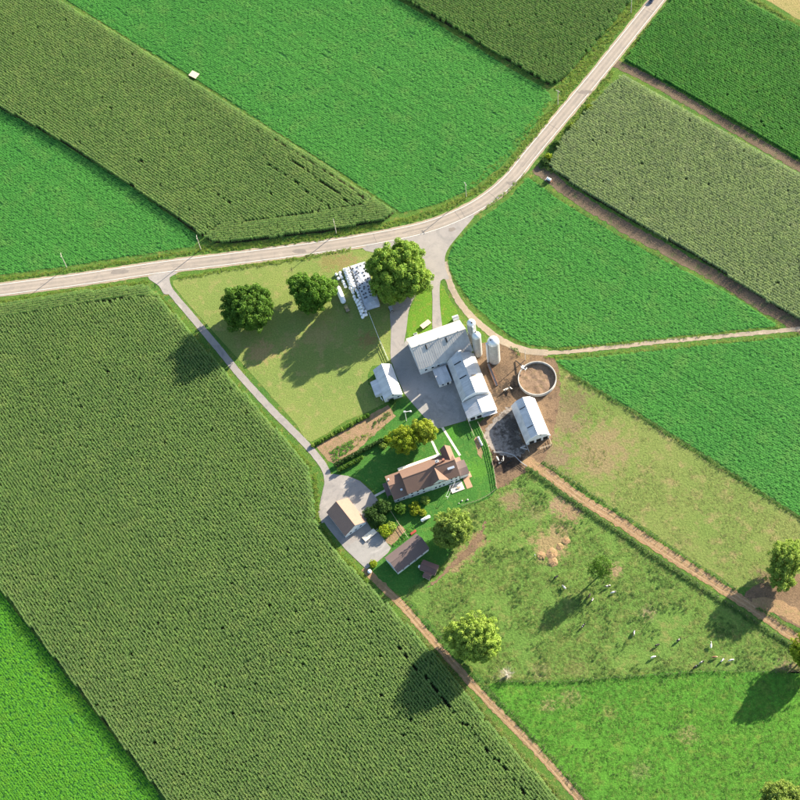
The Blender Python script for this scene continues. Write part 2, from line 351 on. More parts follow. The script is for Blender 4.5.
# ------------------------------------------------------------------ crop units (small clumps, instanced by the thousand)
def leafquads(V, F_, c, d, l, wd, droop, n=2):
    """a bent strip leaf from c along d (horizontal unit) rising then drooping"""
    o = len(V); side = np.array([-d[1], d[0], 0])
    for k in range(n + 1):
        t = k / n; p = c + np.array([d[0], d[1], 0]) * l * t + np.array([0, 0, l * (.55 * t - droop * t * t)])
        ww = wd * (1 - .75 * t); V.append(p + side * ww); V.append(p - side * ww)
    for k in range(n): F_.append((o + 2 * k, o + 2 * k + 1, o + 2 * k + 3, o + 2 * k + 2))
def mesh_np(name, V, F_, mats, mi=None):
    me = bpy.data.meshes.new(name); me.from_pydata([tuple(v) for v in V], [], F_)
    for m in mats: me.materials.append(m)
    if mi is not None: me.polygons.foreach_set('material_index', mi)
    return me
UNITS = {}
def unit_set(key, maker, n):
    c = bpy.data.collections.new(key)
    for i in range(n):
        me = maker(np.random.default_rng(100 + i)); o = bpy.data.objects.new('%s_%d' % (key, i), me); c.objects.link(o)
    UNITS[key] = (c, n); return c
def corn_maker(mat, h=2.85, tassel=True, seg=1.5, leafl=.8, sp=.2):
    def mk(r):
        V = []; F_ = []; mi = []
        for x in np.arange(-seg / 2 + sp / 2, seg / 2, sp):
            x = x + r.normal() * .05; y = r.normal() * .06; H = h * r.uniform(.86, 1.06); a0 = r.uniform(0, 6.28)
            for k in range(9):
                z = H * (.16 + .088 * k); a = a0 + k * math.pi + r.normal() * .5; n0 = len(F_)
                leafquads(V, F_, np.array([x, y, z]), np.array([math.cos(a), math.sin(a)]), leafl * r.uniform(.75, 1.2) * (1 - .03 * k), .075, r.uniform(.55, 1.0)); mi += [0] * (len(F_) - n0)
            if tassel:
                n0 = len(F_); a = r.uniform(0, 6.28)
                for q in (0, 2.1, 4.2): leafquads(V, F_, np.array([x, y, H * .95]), np.array([math.cos(a + q), math.sin(a + q)]), .3, .03, -.5, 1)
                mi += [1] * (len(F_) - n0)
        return mesh_np('corn_row', V, F_, [mat, L['tassel']], mi)
    return mk
def tuft_maker(mat, n=46, size=1.3, h=.4, leaf=.16, mat2=None, p2=.0, clumps=7):
    def mk(r):
        V = []; F_ = []; mi = []; cc = [(r.uniform(-size / 2, size / 2), r.uniform(-size / 2, size / 2), r.uniform(.6, 1.1)) for _ in range(clumps)]
        for i in range(n):
            cx, cy, ch = cc[i % clumps]; x = cx + r.normal() * size * .13; y = cy + r.normal() * size * .13; z = h * ch * r.uniform(.35, 1.0)
            a = r.uniform(0, 6.28); n0 = len(F_)
            leafquads(V, F_, np.array([x, y, z]), np.array([math.cos(a), math.sin(a)]), leaf * r.uniform(.8, 1.5), leaf * .42, r.uniform(.1, .9), 1)
            mi += [1 if (mat2 and r.random() < p2) else 0] * (len(F_) - n0)
        return mesh_np('crop_clump', V, F_, [mat] + ([mat2] if mat2 else []), mi)
    return mk
unit_set('u_corn', corn_maker(L['corn']), 5)
unit_set('u_corn_dark', corn_maker(L['corn_dark']), 5)
unit_set('u_corn_grey', corn_maker(L['corn_grey'], 2.6), 5)
unit_set('u_corn_lush', corn_maker(L['corn_lush'], 1.9, False, leafl=.85), 5)
unit_set('u_alf', tuft_maker(L['alf'], 110, 1.3, .62, .13, clumps=16), 6)
unit_set('u_alf_b', tuft_maker(L['alf_b'], 110, 1.3, .6, .13, clumps=16), 6)
unit_set('u_grass', tuft_maker(L['grass'], 40, 1.5, .28, .17, L['straw'], .12), 6)
unit_set('u_grass_b', tuft_maker(L['grass_b'], 40, 1.5, .28, .17, L['straw'], .06), 6)
unit_set('u_dry', tuft_maker(L['straw'], 30, 1.5, .22, .16, L['grass'], .52), 6)
unit_set('u_weed', tuft_maker(L['weed'], 60, 1.2, .7, .2, L['grass'], .25), 6)
unit_set('u_verge', tuft_maker(L['verge'], 52, 1.3, .5, .19, L['straw'], .07), 6)
unit_set('u_veg', tuft_maker(L['grass_b'], 60, 1.0, .55, .18), 4)

def scatter(name, pts, rz, scl, key, z=0.0, tilt=.06, **tags):
    """one object of many small plants on the given ground points"""
    n = len(pts)
    me = bpy.data.meshes.new(name); me.vertices.add(n)
    me.vertices.foreach_set('co', np.c_[pts, np.full(n, z)].astype(np.float32).ravel())
    a = me.attributes.new('rot', 'FLOAT_VECTOR', 'POINT'); rr = np.c_[RNG.normal(size=n) * tilt, RNG.normal(size=n) * tilt, rz].astype(np.float32); a.data.foreach_set('vector', rr.ravel())
    a = me.attributes.new('scl', 'FLOAT_VECTOR', 'POINT'); a.data.foreach_set('vector', np.asarray(scl, np.float32).ravel())
    c, nv = UNITS[key]; a = me.attributes.new('vi', 'INT', 'POINT'); a.data.foreach_set('value', RNG.integers(0, nv, n).astype(np.int32))
    o = obj(name, me, **tags); o['kind'] = 'stuff'
    g = bpy.data.node_groups.new('scatter_' + name, 'GeometryNodeTree')
    g.interface.new_socket('Geometry', in_out='INPUT', socket_type='NodeSocketGeometry'); g.interface.new_socket('Geometry', in_out='OUTPUT', socket_type='NodeSocketGeometry')
    N = g.nodes; gi = N.new('NodeGroupInput'); go = N.new('NodeGroupOutput'); ci = N.new('GeometryNodeCollectionInfo'); ip = N.new('GeometryNodeInstanceOnPoints')
    ci.inputs['Collection'].default_value = c; ci.inputs['Separate Children'].default_value = True; ci.inputs['Reset Children'].default_value = True
    ip.inputs['Pick Instance'].default_value = True
    def at(nm, ty):
        q = N.new('GeometryNodeInputNamedAttribute'); q.data_type = ty; q.inputs['Name'].default_value = nm; return q.outputs['Attribute']
    K = g.links.new
    K(gi.outputs[0], ip.inputs['Points']); K(ci.outputs[0], ip.inputs['Instance']); K(at('vi', 'INT'), ip.inputs['Instance Index'])
    K(at('rot', 'FLOAT_VECTOR'), ip.inputs['Rotation']); K(at('scl', 'FLOAT_VECTOR'), ip.inputs['Scale']); K(ip.outputs[0], go.inputs[0])
    md = o.modifiers.new('scatter', 'NODES'); md.node_group = g
    return o
def rows(poly, d, across, along, jit=(.03, .15), m=60):
    """points in rows of direction d inside the outline: (points, row number)"""
    d = d / np.linalg.norm(d); nn = np.array([-d[1], d[0]]); a = poly @ d; b = poly @ nn
    A, B = np.meshgrid(np.arange(a.min(), a.max(), along), np.arange(b.min(), b.max(), across)); k = np.repeat(np.arange(A.shape[0])[:, None], A.shape[1], 1).ravel()
    A = A.ravel() + RNG.normal(size=A.size) * jit[1] * along + (k % 7) * along / 7; B = B.ravel() + RNG.normal(size=B.size) * jit[0] * across
    pts = A[:, None] * d + B[:, None] * nn; ok = visible(pts, m); pts, k = pts[ok], k[ok]; ok = inside(pts, poly); return pts[ok], k[ok]
def pxdir(a, b): q = P(*b) - P(*a); return q[:2] / np.linalg.norm(q[:2])

def corn_field(name, label, polys, key, row=1.12, drop=(), hs=(.92, 1.08), soil=None, gaps=.004, seed=0, holes=None):
    PT = []; RZ = []
    for px, (a, b) in polys:
        poly = W2(px); d = pxdir(a, b); pts, k = rows(poly, d, row, 1.3)
        keep = RNG.random(len(pts)) > gaps
        keep &= vnoise(pts, .23, seed) * .6 + vnoise(pts, .9, seed + 1) * .4 > .085
        for (c, e, wd) in drop:
            c, e = P(*c)[:2], P(*e)[:2]; q = e - c; ll = np.linalg.norm(q); q /= ll; s = (pts - c) @ q; t = np.abs((pts - c) @ np.array([-q[1], q[0]])); keep &= ~((t < wd) & (s > 0) & (s < ll) & (RNG.random(len(pts)) < .62))
        pts = pts[keep]; PT.append(pts); RZ.append(np.full(len(pts), math.atan2(d[1], d[0])) + np.where(RNG.random(len(pts)) < .5, math.pi, 0) + RNG.normal(size=len(pts)) * .025)
    PT = np.concatenate(PT); RZ = np.concatenate(RZ); hgt = (hs[0] + (hs[1] - hs[0]) * vnoise(PT, .06, seed)) * RNG.uniform(.96, 1.04, len(PT))
    return scatter(name, PT, RZ, np.c_[np.ones(len(PT)), RNG.uniform(.9, 1.1, len(PT)), hgt], key, tilt=.02, label=label, category='corn')
def low_crop(name, label, px, rd, key, row=.92, along=1.05, seed=0, cat='alfalfa', amp=.5):
    poly = rough(W2(px), 2, .15, seed); d = pxdir(*rd); pts, k = rows(poly, d, row, along, (.1, .3))
    r = np.random.default_rng(seed); nn = np.array([-d[1], d[0]]); a, b = pts @ d, pts @ nn
    st = vnoise(np.c_[a * .14, b * 1.25], 1.0, seed + 3) * .6 + vnoise(np.c_[a * .3, b * 1.28], 1.0, seed + 4) * .4           # streaks along the drill rows
    rh = r.uniform(0, 1, k.max() + 3)[k]; h = (1 - amp) + amp * (1.0 * st + .95 * rh) + .22 * (vnoise(pts, .05, seed + 6) - .5)
    keep = st + .12 * rh > .17 * (amp / .5) ** .5; pts, h = pts[keep], h[keep]; n = len(pts)
    return scatter(name, pts, np.where(r.random(n) < .5, 0, math.pi) + math.atan2(d[1], d[0]) + r.normal(size=n) * .12, np.c_[np.full(n, 1.1), r.uniform(.5, .6, n), np.clip(h, .3, 1.6)], key, label=label, category=cat)
def patchy(name, label, poly, key, step=1.1, keep=.5, scale=.15, seed=0, hs=(.6, 1.4), cat='grass', excl=()):
    pts, k = rows(poly, np.array([1.0, .3]), step, step, (.45, .45)); nv = vnoise(pts, scale, seed) * .65 + vnoise(pts, scale * 4, seed + 1) * .35
    ok = nv > 1 - keep
    for (u, v, r) in excl: ok &= np.linalg.norm(pts - P(u, v)[:2], axis=1) > r * RNG.uniform(.6, 1.3, len(pts))
    pts, nv = pts[ok], nv[ok]; n = len(pts); s = RNG.uniform(hs[0], hs[1], n)
    return scatter(name, pts, RNG.uniform(0, 6.28, n), np.c_[s, s, s * RNG.uniform(.7, 1.3, n)], key, label=label, category=cat)

# ================================================================== the setting
_g = MB(); _N = 40
for i in range(_N + 1):
    for j in range(_N + 1): _g.v.append((-3000 + 6000 * i / _N, -3000 + 6000 * j / _N, 0.0))
_g.f = [(i * (_N + 1) + j, (i + 1) * (_N + 1) + j, (i + 1) * (_N + 1) + j + 1, i * (_N + 1) + j + 1) for i in range(_N) for j in range(_N)]
me = bpy.data.meshes.new('ground'); me.from_pydata(_g.v, [], _g.f); me.materials.append(G['verge']); obj('ground', me, kind='structure')

F1 = [(-140, -128), (60, 1), (195, 83), (270, 131), (330, 170), (372, 198), (368, 204), (320, 212), (270, 220), (222, 224), (204, 237), (200, 235), (130, 185), (60, 141), (0, 108), (-140, 20)]
F1H = [(374, 199), (394, 213), (384, 221), (330, 231), (270, 239), (235, 243), (215, 243), (205, 238), (223, 225), (270, 221), (320, 213.5), (369, 205)]
F3 = [(407, 1), (548, 85), (562, 81), (585, 56), (612, 24), (640, -10), (680, -66), (285, -72)]
F5 = [(668, 4), (634, 49), (624, 61), (650, 74), (719, 112), (800, 160), (900, 217), (900, 86), (800, 30), (748, 2), (690, -34)]
F6 = [(622, 76), (800, 176), (900, 234), (900, 378), (800, 321), (766, 302), (718, 270), (672, 243), (624, 217), (574, 186), (549, 167), (562, 140), (592, 106)]
F11 = [(-140, 344), (0, 320), (50, 311), (90, 305), (135, 299), (161, 299), (202, 346), (278, 432), (308, 469), (314, 500), (315, 522), (338, 555), (378, 596), (398, 616), (432, 653), (464, 692), (500, 735), (540, 779), (560, 801), (645, 900), (250, 900), (166, 800), (0, 588), (-140, 405)]
F11H = [(-140, 330), (0, 306), (60, 296), (120, 288), (148, 287), (159, 298), (135, 298), (90, 304), (50, 310), (0, 319), (-140, 343)]
F2 = [(-40, -62), (64, -1), (200, 82), (335, 169), (402, 213), (440, 203), (470, 189), (500, 168), (528, 134), (552, 100), (548, 92), (405, 4), (290, -66)]
F4 = [(-140, 21), (0, 109), (60, 142), (130, 186), (200, 237), (194, 246), (130, 256), (60, 267), (0, 275), (-140, 296)]
F7 = [(448, 258), (455, 243), (482, 218), (512, 196), (528, 178), (540, 186), (567, 205), (618, 236), (682, 270), (732, 295), (778, 326), (700, 334), (620, 342), (560, 347.5), (530, 345), (510, 336), (490, 320), (472, 303), (458, 283), (450, 269)]
F8 = [(556, 361), (620, 355), (700, 346), (800, 337), (900, 328), (900, 580), (800, 516), (700, 452), (640, 414), (600, 391), (572, 373)]
F12 = [(-140, 408), (0, 591), (164, 802), (244, 900), (-140, 900)]
TANF = [(754, -8), (800, 20), (900, 78), (900, -60), (690, -52)]
for nm, px, z, m in (('field_soil', F1, .02, 'soil'), ('field_soil', F1H, .024, 'soil'), ('field_soil', F3, .02, 'soil'), ('field_soil', F5, .02, 'undergreen'), ('field_soil', F6, .02, 'soil'), ('field_soil', F11, .02, 'soil'), ('field_soil', F11H, .024, 'soil'),
                     ('field_floor', F2, .012, 'undergreen'), ('field_floor', F4, .012, 'undergreen'), ('field_floor', F7, .012, 'undergreen'), ('field_floor', F8, .012, 'undergreen'), ('field_floor', F12, .012, 'undergreen'), ('stubble_field', TANF, .02, 'tan')):
    sheet(nm, rough(W2(px), 3, .2, 3), z, G[m])
F9 = [(549, 360), (572, 376), (640, 418), (700, 456), (800, 520), (900, 585), (900, 660), (800, 600), (770, 586), (735, 588), (640, 525), (600, 500), (560, 474), (540, 462), (540, 440), (552, 405), (556, 385)]
P1 = [(498, 489), (515, 478), (530, 470), (580, 506), (640, 546), (740, 607), (800, 648), (900, 708), (900, 688), (800, 672), (700, 669), (600, 677), (540, 681), (500, 681), (488, 684), (440, 632), (404, 594), (416, 584), (437, 578), (447, 562), (455, 545), (462, 508), (480, 502)]
P2 = [(488, 684), (500, 682), (540, 682.5), (600, 678.5), (700, 670.5), (800, 673.5), (900, 689), (900, 900), (670, 900), (592, 808), (540, 750), (500, 704)]
LAWN = [(173, 285), (180, 279), (215, 271), (300, 258), (350, 250), (372, 251), (380, 262), (389, 300), (391, 320), (391, 350), (392, 364), (372, 366), (368, 384), (385, 403), (345, 421), (311, 442), (296, 424), (240, 361), (200, 317)]
YARD = [(336, 475), (328, 464), (345, 452), (392, 418), (396, 402), (412, 400), (437, 428), (466, 421), (478, 423), (488, 445), (497, 489), (480, 502), (455, 510), (452, 545), (445, 562), (416, 586), (402, 596), (374, 574), (376, 562), (392, 548), (378, 530), (382, 500), (362, 481), (350, 476)]
GARD = [(316, 446), (340, 431), (388, 405), (396, 416), (380, 430), (338, 467), (328, 461)]
ISL1 = [(419, 293), (427, 287), (431, 290), (432, 328), (412, 338), (407, 332), (409, 312)]
ISL2 = [(440.5, 283), (450, 300), (458, 312), (455, 320), (442, 325), (440.5, 305)]
BY = [(476, 350), (487, 342), (508, 342), (532, 352), (556, 362), (560, 392), (556, 420), (550, 448), (538, 466), (522, 474), (498, 489), (494, 470), (488, 442), (479, 424), (490, 412), (480, 385)]
LOT = [(484, 434), (498, 416), (513, 407), (521, 438), (527, 449), (516, 457), (496, 453)]
sheet('dry_pasture', rough(W2(F9), 3, .3, 4), .016, G['dry'])
sheet('pasture', rough(W2(P1), 3, .3, 5), .016, G['pasture']); sheet('pasture', rough(W2(P2), 3, .3, 6), .02, G['pasture2'])
sheet('lawn', smooth_poly(W2(LAWN), 2), .024, G['lawn']); sheet('yard_lawn', smooth_poly(W2(YARD), 2), .02, G['yard'])
sheet('garden_soil', rough(W2(GARD), 1.5, .2, 8), .034, G['garden'])
sheet('barnyard', rough(smooth_poly(W2(BY), 3), 1.2, .35, 9), .03, G['barnyard']); sheet('concrete_lot', rough(smooth_poly(W2(LOT), 3), .5, .4, 9), .04, G['lot'])
sheet('grass_island', smooth_poly(W2(ISL1), 3), .012, G['bright']); sheet('grass_island', smooth_poly(W2(ISL2), 3), .012, G['bright'])

ROADL = resample(smooth_line(W2([(-260, 327), (-150, 311), (0, 290), (80, 279.5), (160, 267.5), (230, 259), (300, 250), (360, 241), (420, 229), (460, 214.5), (490, 197), (512, 177.5), (530, 155), (560, 119), (602, 68.5), (657, 0), (720, -79), (800, -180)]), 8), 2.0)
ribbon('farm_road', ROADL, 6.0, .09, G['road'])
for q in (-1.15, 1.15): ribbon('wheel_track', ROADL, .9, .094, G['wheel'], off=q)
for q in (-2.75, 2.75): ribbon('edge_line', ROADL, .13, .098, M['whitepaint'], off=q)
for q in (-3.35, 3.35): ribbon('road_shoulder', ROADL, .9, .05, G['gravel'], off=q, amp=.12, seed=int(q * 10) + 50)
rr_ = np.random.default_rng(12)
for k in range(16):                                                          # sealed cracks across and along the road
    i = int(rr_.integers(70, len(ROADL) - 70)); c_ = ROADL[i]; d_ = ROADL[i + 1] - ROADL[i]; d_ /= np.linalg.norm(d_); n_ = np.array([-d_[1], d_[0]]); al = k % 2
    tt = np.linspace(-1, 1, 9); ofs = np.cumsum(rr_.normal(size=9)) * .12
    ln_ = np.array([c_ + (d_ * t_ * rr_.uniform(4, 9) + n_ * (o_ + .8 * (k % 3 - 1)) if al else n_ * t_ * 2.7 + d_ * o_) for t_, o_ in zip(tt, ofs)]) if not al else np.array([c_ + d_ * t_ * 6 + n_ * (o_ + .8 * (k % 3 - 1)) for t_, o_ in zip(tt, ofs)])
    ribbon('sealed_crack', ln_, .13, .1, G['tar'])
for k, (u_, v_, a_, b_) in enumerate(((452, 229.5, 1.6, 1.0), (300, 251.5, 3.2, 1.1), (512, 183, 2.4, 1.0), (120, 271.5, 4.0, 1.2), (585, 92, 3.0, 1.0))):
    g_ = P(u_, v_)[:2]; sheet('road_patch', np.array([g_ + np.array([math.cos(t_) * a_ * (1 + .2 * rr_.normal()), math.sin(t_) * b_ * (1 + .2 * rr_.normal())]) for t_ in np.linspace(0, 6.28, 15)[:-1]]), .102, G['patch'])
APR = [(362, 248), (400, 236), (440, 226), (474, 214), (463, 230), (450, 246), (445, 257), (446, 270), (449, 279), (440.5, 281), (440, 305), (442, 332), (433, 334), (432.5, 300), (431, 286), (424, 287), (416, 295), (409, 310), (406, 332), (400, 360), (391, 362), (391, 330), (390, 312), (394, 296), (396, 270), (385, 256)]
sheet('farm_drive', smooth_poly(W2(APR), 3), .07, G['asphalt'])
ribbon('gravel_lane', resample(smooth_line(W2([(444, 262), (448, 278), (457, 298), (468, 313), (488, 331), (506, 343), (525, 350.5), (548, 353)])), 1.2), 2.9, .06, G['gravel'], amp=.12)
ribbon('field_track', resample(smooth_line(W2([(536, 353), (560, 352.5), (600, 348.5), (665, 341.5), (735, 335), (800, 329), (900, 319)])), 1.2), 1.9, .052, G['gravel'], amp=.15)
CY = [(391, 358), (399, 352), (406, 340), (430, 345), (470, 345), (472, 400), (466, 420.5), (444, 427), (437, 429), (425, 418), (412, 403), (404, 393), (395, 372)]
sheet('farm_courtyard', W2(CY), .08, G['concrete'])
LANE = resample(smooth_line(W2([(166, 272), (167.5, 286), (176, 298), (190, 314.5), (218, 348), (240, 375), (270, 408), (292, 430), (312, 451), (324, 467), (328, 480), (325, 498), (322, 512), (325, 522)])), 1.2)
ribbon('farm_lane', LANE, 3.0, .064, G['asphalt'], amp=.04)
sheet('lane_mouth', smooth_poly(W2([(148, 277), (166, 272.5), (178, 272.5), (169, 278), (167.5, 285), (171, 293), (164, 294), (159, 286)]), 3), .076, G['asphalt'])
PARK = [(326, 476), (333, 474), (348, 476), (360, 481), (371, 491), (380, 503), (373, 512), (366, 520), (372, 530), (378, 532), (391, 548), (388, 553), (374, 565), (366, 569), (345, 549), (328, 528), (319, 514), (322, 498)]
sheet('parking_yard', W2(PARK), .084, G['asphalt'])
sheet('concrete_pad', W2([(345.5, 548), (357, 540), (360, 543), (371, 533), (378, 532), (391, 548), (374, 564), (366, 568)]), .088, G['concrete'])
ribbon('dirt_track', resample(smooth_line(W2([(364, 568), (384, 588), (401, 604), (432, 640), (486, 699), (540, 754), (580, 800), (660, 895)])), 1.2), 3.0, .05, G['lane'], amp=.18, seed=3)
ribbon('cow_lane', resample(smooth_line(W2([(524, 459), (545, 472), (580, 498), (620, 522), (645, 539), (690, 568), (739, 599), (770, 620), (800, 641), (900, 705)])), 1.2), 4.2, .05, G['lane'], amp=.22, seed=4)
for q in (-.75, .75):
    ribbon('wheel_rut', resample(smooth_line(W2([(384, 588), (401, 604), (432, 640), (486, 699), (540, 754), (580, 800), (660, 895)])), 1.2), .55, .058, G['rut'], off=q, amp=.12, seed=8)
    ribbon('wheel_rut', resample(smooth_line(W2([(545, 472), (580, 498), (620, 522), (645, 539), (690, 568), (739, 599), (770, 620), (800, 641), (900, 705)])), 1.2), .5, .058, G['rut'], off=q * 1.1, amp=.14, seed=9)
ribbon('cow_lane', resample(smooth_line(W2([(752, 604), (775, 606), (800, 618), (860, 650)])), 1.2), 5.5, .046, G['lane'], amp=.3, seed=5)
sheet('bare_soil', rough(smooth_poly(W2([(744, 597), (760, 583), (775, 586), (800, 574), (850, 590), (880, 650), (800, 628), (772, 612)]), 3), 1.2, .35, 2), .044, G['barnyard'])
ribbon('bare_strip', resample(smooth_line(W2([(536, 167), (553, 180), (571, 194), (621, 225), (677, 256), (725, 282), (775, 313), (800, 327), (900, 383)])), 1.5), 5.6, .04, G['darkdirt'], amp=.3, seed=6)
ribbon('bare_strip', resample(smooth_line(W2([(614, 63), (640, 75), (673, 93), (800, 167.5), (900, 224.5)])), 1.5), 4.4, .04, G['darkdirt'], amp=.25, seed=7)
ribbon('worn_path', resample(smooth_line(W2([(485, 521), (481, 534), (474, 545), (464, 555), (450, 567), (439, 578), (428, 588)])), .8), np.interp(np.linspace(0, 1, len(resample(smooth_line(W2([(485, 521), (481, 534), (474, 545), (464, 555), (450, 567), (439, 578), (428, 588)])), .8))), [0, .3, .6, 1], [.6, 2.8, 2.0, .5]), .056, G['barnyard'], amp=.42, seed=21)
for a, b in (((441.5, 426), (460, 455.5)), ((431, 439), (438, 454)), ((373, 497), (386, 490))):
    ribbon('footpath', resample(W2([a, b]), 1.0), .95, .06, M['paving'])

# ---- crops
DS = ((60, 0), (330, 170))
corn_field('corn_field', 'long strip of tall corn with tassels between two bright green fields above the road', [(F1, DS), (F1H, ((225, 234), (384, 214)))], 'u_corn',
           drop=[((275, 140), (366, 200), .6), ((290, 160), (350, 204), .5), ((268, 165), (330, 209), .5), ((205, 190), (235, 206), .5)], seed=1)
corn_field('corn_field', 'dark green corn beside the road behind the utility pole and grass bank', [(F3, ((407, 1), (548, 85)))], 'u_corn_dark', seed=2)
corn_field('corn_field', 'lush bright green young corn beside the tan stubble corner', [(F5, ((628, 60), (800, 160)))], 'u_corn_lush', seed=3, hs=(.85, 1.2))
corn_field('corn_field', 'pale greyish tasselled corn between two dark bare strips', [(F6, ((622, 76), (800, 176)))], 'u_corn_grey', seed=4)
corn_field('corn_field', 'huge field of tall corn in straight rows beside the narrow farm lane', [(F11, ((160, 300), (556, 800))), (F11H, ((0, 312), (120, 292)))], 'u_corn',
           drop=[((398, 648), (456, 714), .58), ((464, 724), (506, 772), .58), ((512, 778), (545, 816), .58)], seed=5)
low_crop('alfalfa_field', 'wide smooth green field between the corn strip and the curving road', F2, DS, 'u_alf', seed=11)
low_crop('alfalfa_field', 'green field in the corn strip shadow beside the road', F4, DS, 'u_alf', seed=12)
low_crop('alfalfa_field', 'green field bounded by the intersection, dirt track and bare strip', F7, ((550, 175), (745, 300)), 'u_alf', seed=13)
low_crop('alfalfa_field', 'green field of drilled rows beside the dry brown pasture', F8, ((572, 373), (800, 516)), 'u_alf', seed=14, amp=.65)
low_crop('alfalfa_field', 'vivid yellow green field bordering the huge corn field shadow', F12, ((0, 598), (160, 802)), 'u_alf_b', seed=15)
# grasses
def strip(line, w, step=.8, keep=1.0):
    ln = resample(W2(line), step); d = np.gradient(ln, axis=0); d /= np.linalg.norm(d, axis=1)[:, None]; nn = np.stack([-d[:, 1], d[:, 0]], 1)
    k = max(1, int(round(w / .9))); pts = np.concatenate([ln + nn * (RNG.uniform(-w / 2, w / 2, len(ln)))[:, None] for _ in range(k)])
    return pts[RNG.random(len(pts)) < keep]
PATH = [(405 + 165 * q, 608 - 100 * q - 14 * math.sin(3.1 * q), 1.9) for q in np.linspace(0, 1, 34)]
BARE = PATH + [(512, 500, 5), (558, 505, 4), (570, 512, 4), (550, 545, 7), (478, 540, 4), (466, 553, 4), (455, 566, 3), (615, 570, 3), (505, 676, 2)]
patchy('pasture_grass', 'tufted rough grass of the upper cow pasture', rough(W2(P1), 3, .3, 5), 'u_grass', 1.25, .62, .12, 21, (.5, 1.2), excl=BARE)
patchy('pasture_weeds', 'dark weed clumps scattered through the upper cow pasture', rough(W2(P1), 3, .3, 5), 'u_weed', 1.15, .37, .2, 22, (.35, .9), excl=BARE, cat='weeds')
patchy('pasture_grass', 'lush green grass of the pasture below the fence line', rough(W2(P2), 3, .3, 6), 'u_grass_b', 1.2, .75, .12, 23, (.5, 1.2))
patchy('pasture_weeds', 'dark clumps scattered in the lush lower pasture', rough(W2(P2), 3, .3, 6), 'u_weed', 1.4, .27, .2, 24, (.4, .8), cat='weeds')
patchy('dry_grass', 'dry straw coloured grass on the pasture beyond the cow lane', rough(W2(F9), 3, .3, 4), 'u_dry', 1.4, .55, .1, 25, (.5, 1.1), excl=[(556, 415, 9), (552, 450, 9), (785, 590, 8), (798, 612, 8)])
V = []
vr = W2([(-150, 297), (0, 277.5), (60, 269), (130, 258.5), (200, 248)]); V.append(strip([(-100, 293), (0, 279), (80, 269), (140, 260), (200, 250.5)], 1.8, .8))
V.append(strip([(200, 249), (260, 245), (330, 236), (400, 222), (440, 210), (475, 192), (505, 170), (528, 142), (560, 101), (600, 52), (642, -2), (690, -62)], 3.0, .8))
V.append(strip([(560, 92), (585, 62), (612, 30), (640, -6), (690, -70)], 5.5, .9)); V.append(strip([(470, 186), (500, 162), (525, 134), (548, 102)], 2.5, .9, .6))
V.append(strip([(655, 20), (640, 38), (626, 58)], 2.2)); V.append(strip([(612, 72), (592, 98), (566, 130), (544, 158)], 2.6, .8))
V.append(strip([(525, 175), (505, 193), (482, 212)], 1.2, .8, .8)); V.append(strip([(-100, 322), (0, 302), (60, 293), (120, 285), (148, 282)], 1.8))
V.append(strip([(158, 295), (203, 350), (280, 434), (312, 468)], 1.8)); V.append(strip([(315, 475), (317, 505), (318, 522), (340, 553), (372, 585)], 1.6))
V.append(strip([(180, 279), (230, 269), (300, 259), (350, 249)], 1.6, .8)); V.append(strip([(752, -2), (800, 26), (860, 60)], 1.6, .8))
V.append(strip([(560, 349), (620, 344), (700, 336), (780, 327)], .8, .9, .7)); V.append(strip([(400, 622), (450, 676), (500, 735), (556, 796)], 2.2, .8, .9))
V.append(strip([(545, 358), (600, 354), (700, 345), (800, 335)], 1.0, .9, .7))
V = np.concatenate(V); V = V[visible(V)]; n = len(V); s_ = RNG.uniform(.55, 1.15, n)
scatter('verge_grass', V, RNG.uniform(0, 6.28, n), np.c_[s_, s_, s_ * RNG.uniform(.6, 1.2, n)], 'u_verge', label='yellow green rough grass along the road and lane edges', category='grass')
V = [strip([(528, 468), (575, 503), (650, 554), (740, 613), (797, 650), (860, 690)], 1.6, .55), strip([(543, 461), (562, 474), (640, 527), (735, 590)], .9, .8, .7), strip([(500, 682), (560, 682), (640, 676), (720, 671)], .9, .8, .8),
     strip([(720, 671), (800, 673)], .6, 1.2, .5), strip([(404, 598), (440, 638), (490, 691), (545, 749), (592, 804)], .9, .9, .7), strip([(572, 375), (640, 416), (720, 466), (800, 518), (860, 556)], .8, .7), strip([(757, 608), (775, 618), (800, 634)], 1.0, .6),
     strip([(540, 166), (552, 172)], 2, .6), strip([(530, 177), (540, 185), (567, 204), (618, 235), (682, 269)], .9, .9, .6), strip([(520, 355), (512, 347)], 1, .8)]
V = np.concatenate(V); V = V[visible(V)]; n = len(V); s_ = RNG.uniform(.6, 1.2, n)
scatter('fence_weeds', V, RNG.uniform(0, 6.28, n), np.c_[s_, s_, s_ * RNG.uniform(.8, 1.6, n)], 'u_weed', label='dark weeds growing along the fence lines and field edges', category='weeds')

V = strip([(402, 617), (432, 650), (466, 690), (500, 731), (540, 775), (562, 799), (600, 845)], 2.2, .5); V = V[visible(V)]; n = len(V); s_ = RNG.uniform(.6, 1.0, n)
scatter('lit_corn_edge_tufts', V, RNG.uniform(0, 6.28, n), np.c_[s_, s_, s_ * RNG.uniform(2.5, 5.5, n)], 'u_dry', label='pale straw tufts added as the sunlit tasselled corn edge by the dirt track', category='grass')  # tall dry tufts added to show the corn's sunlit, tasselled edge

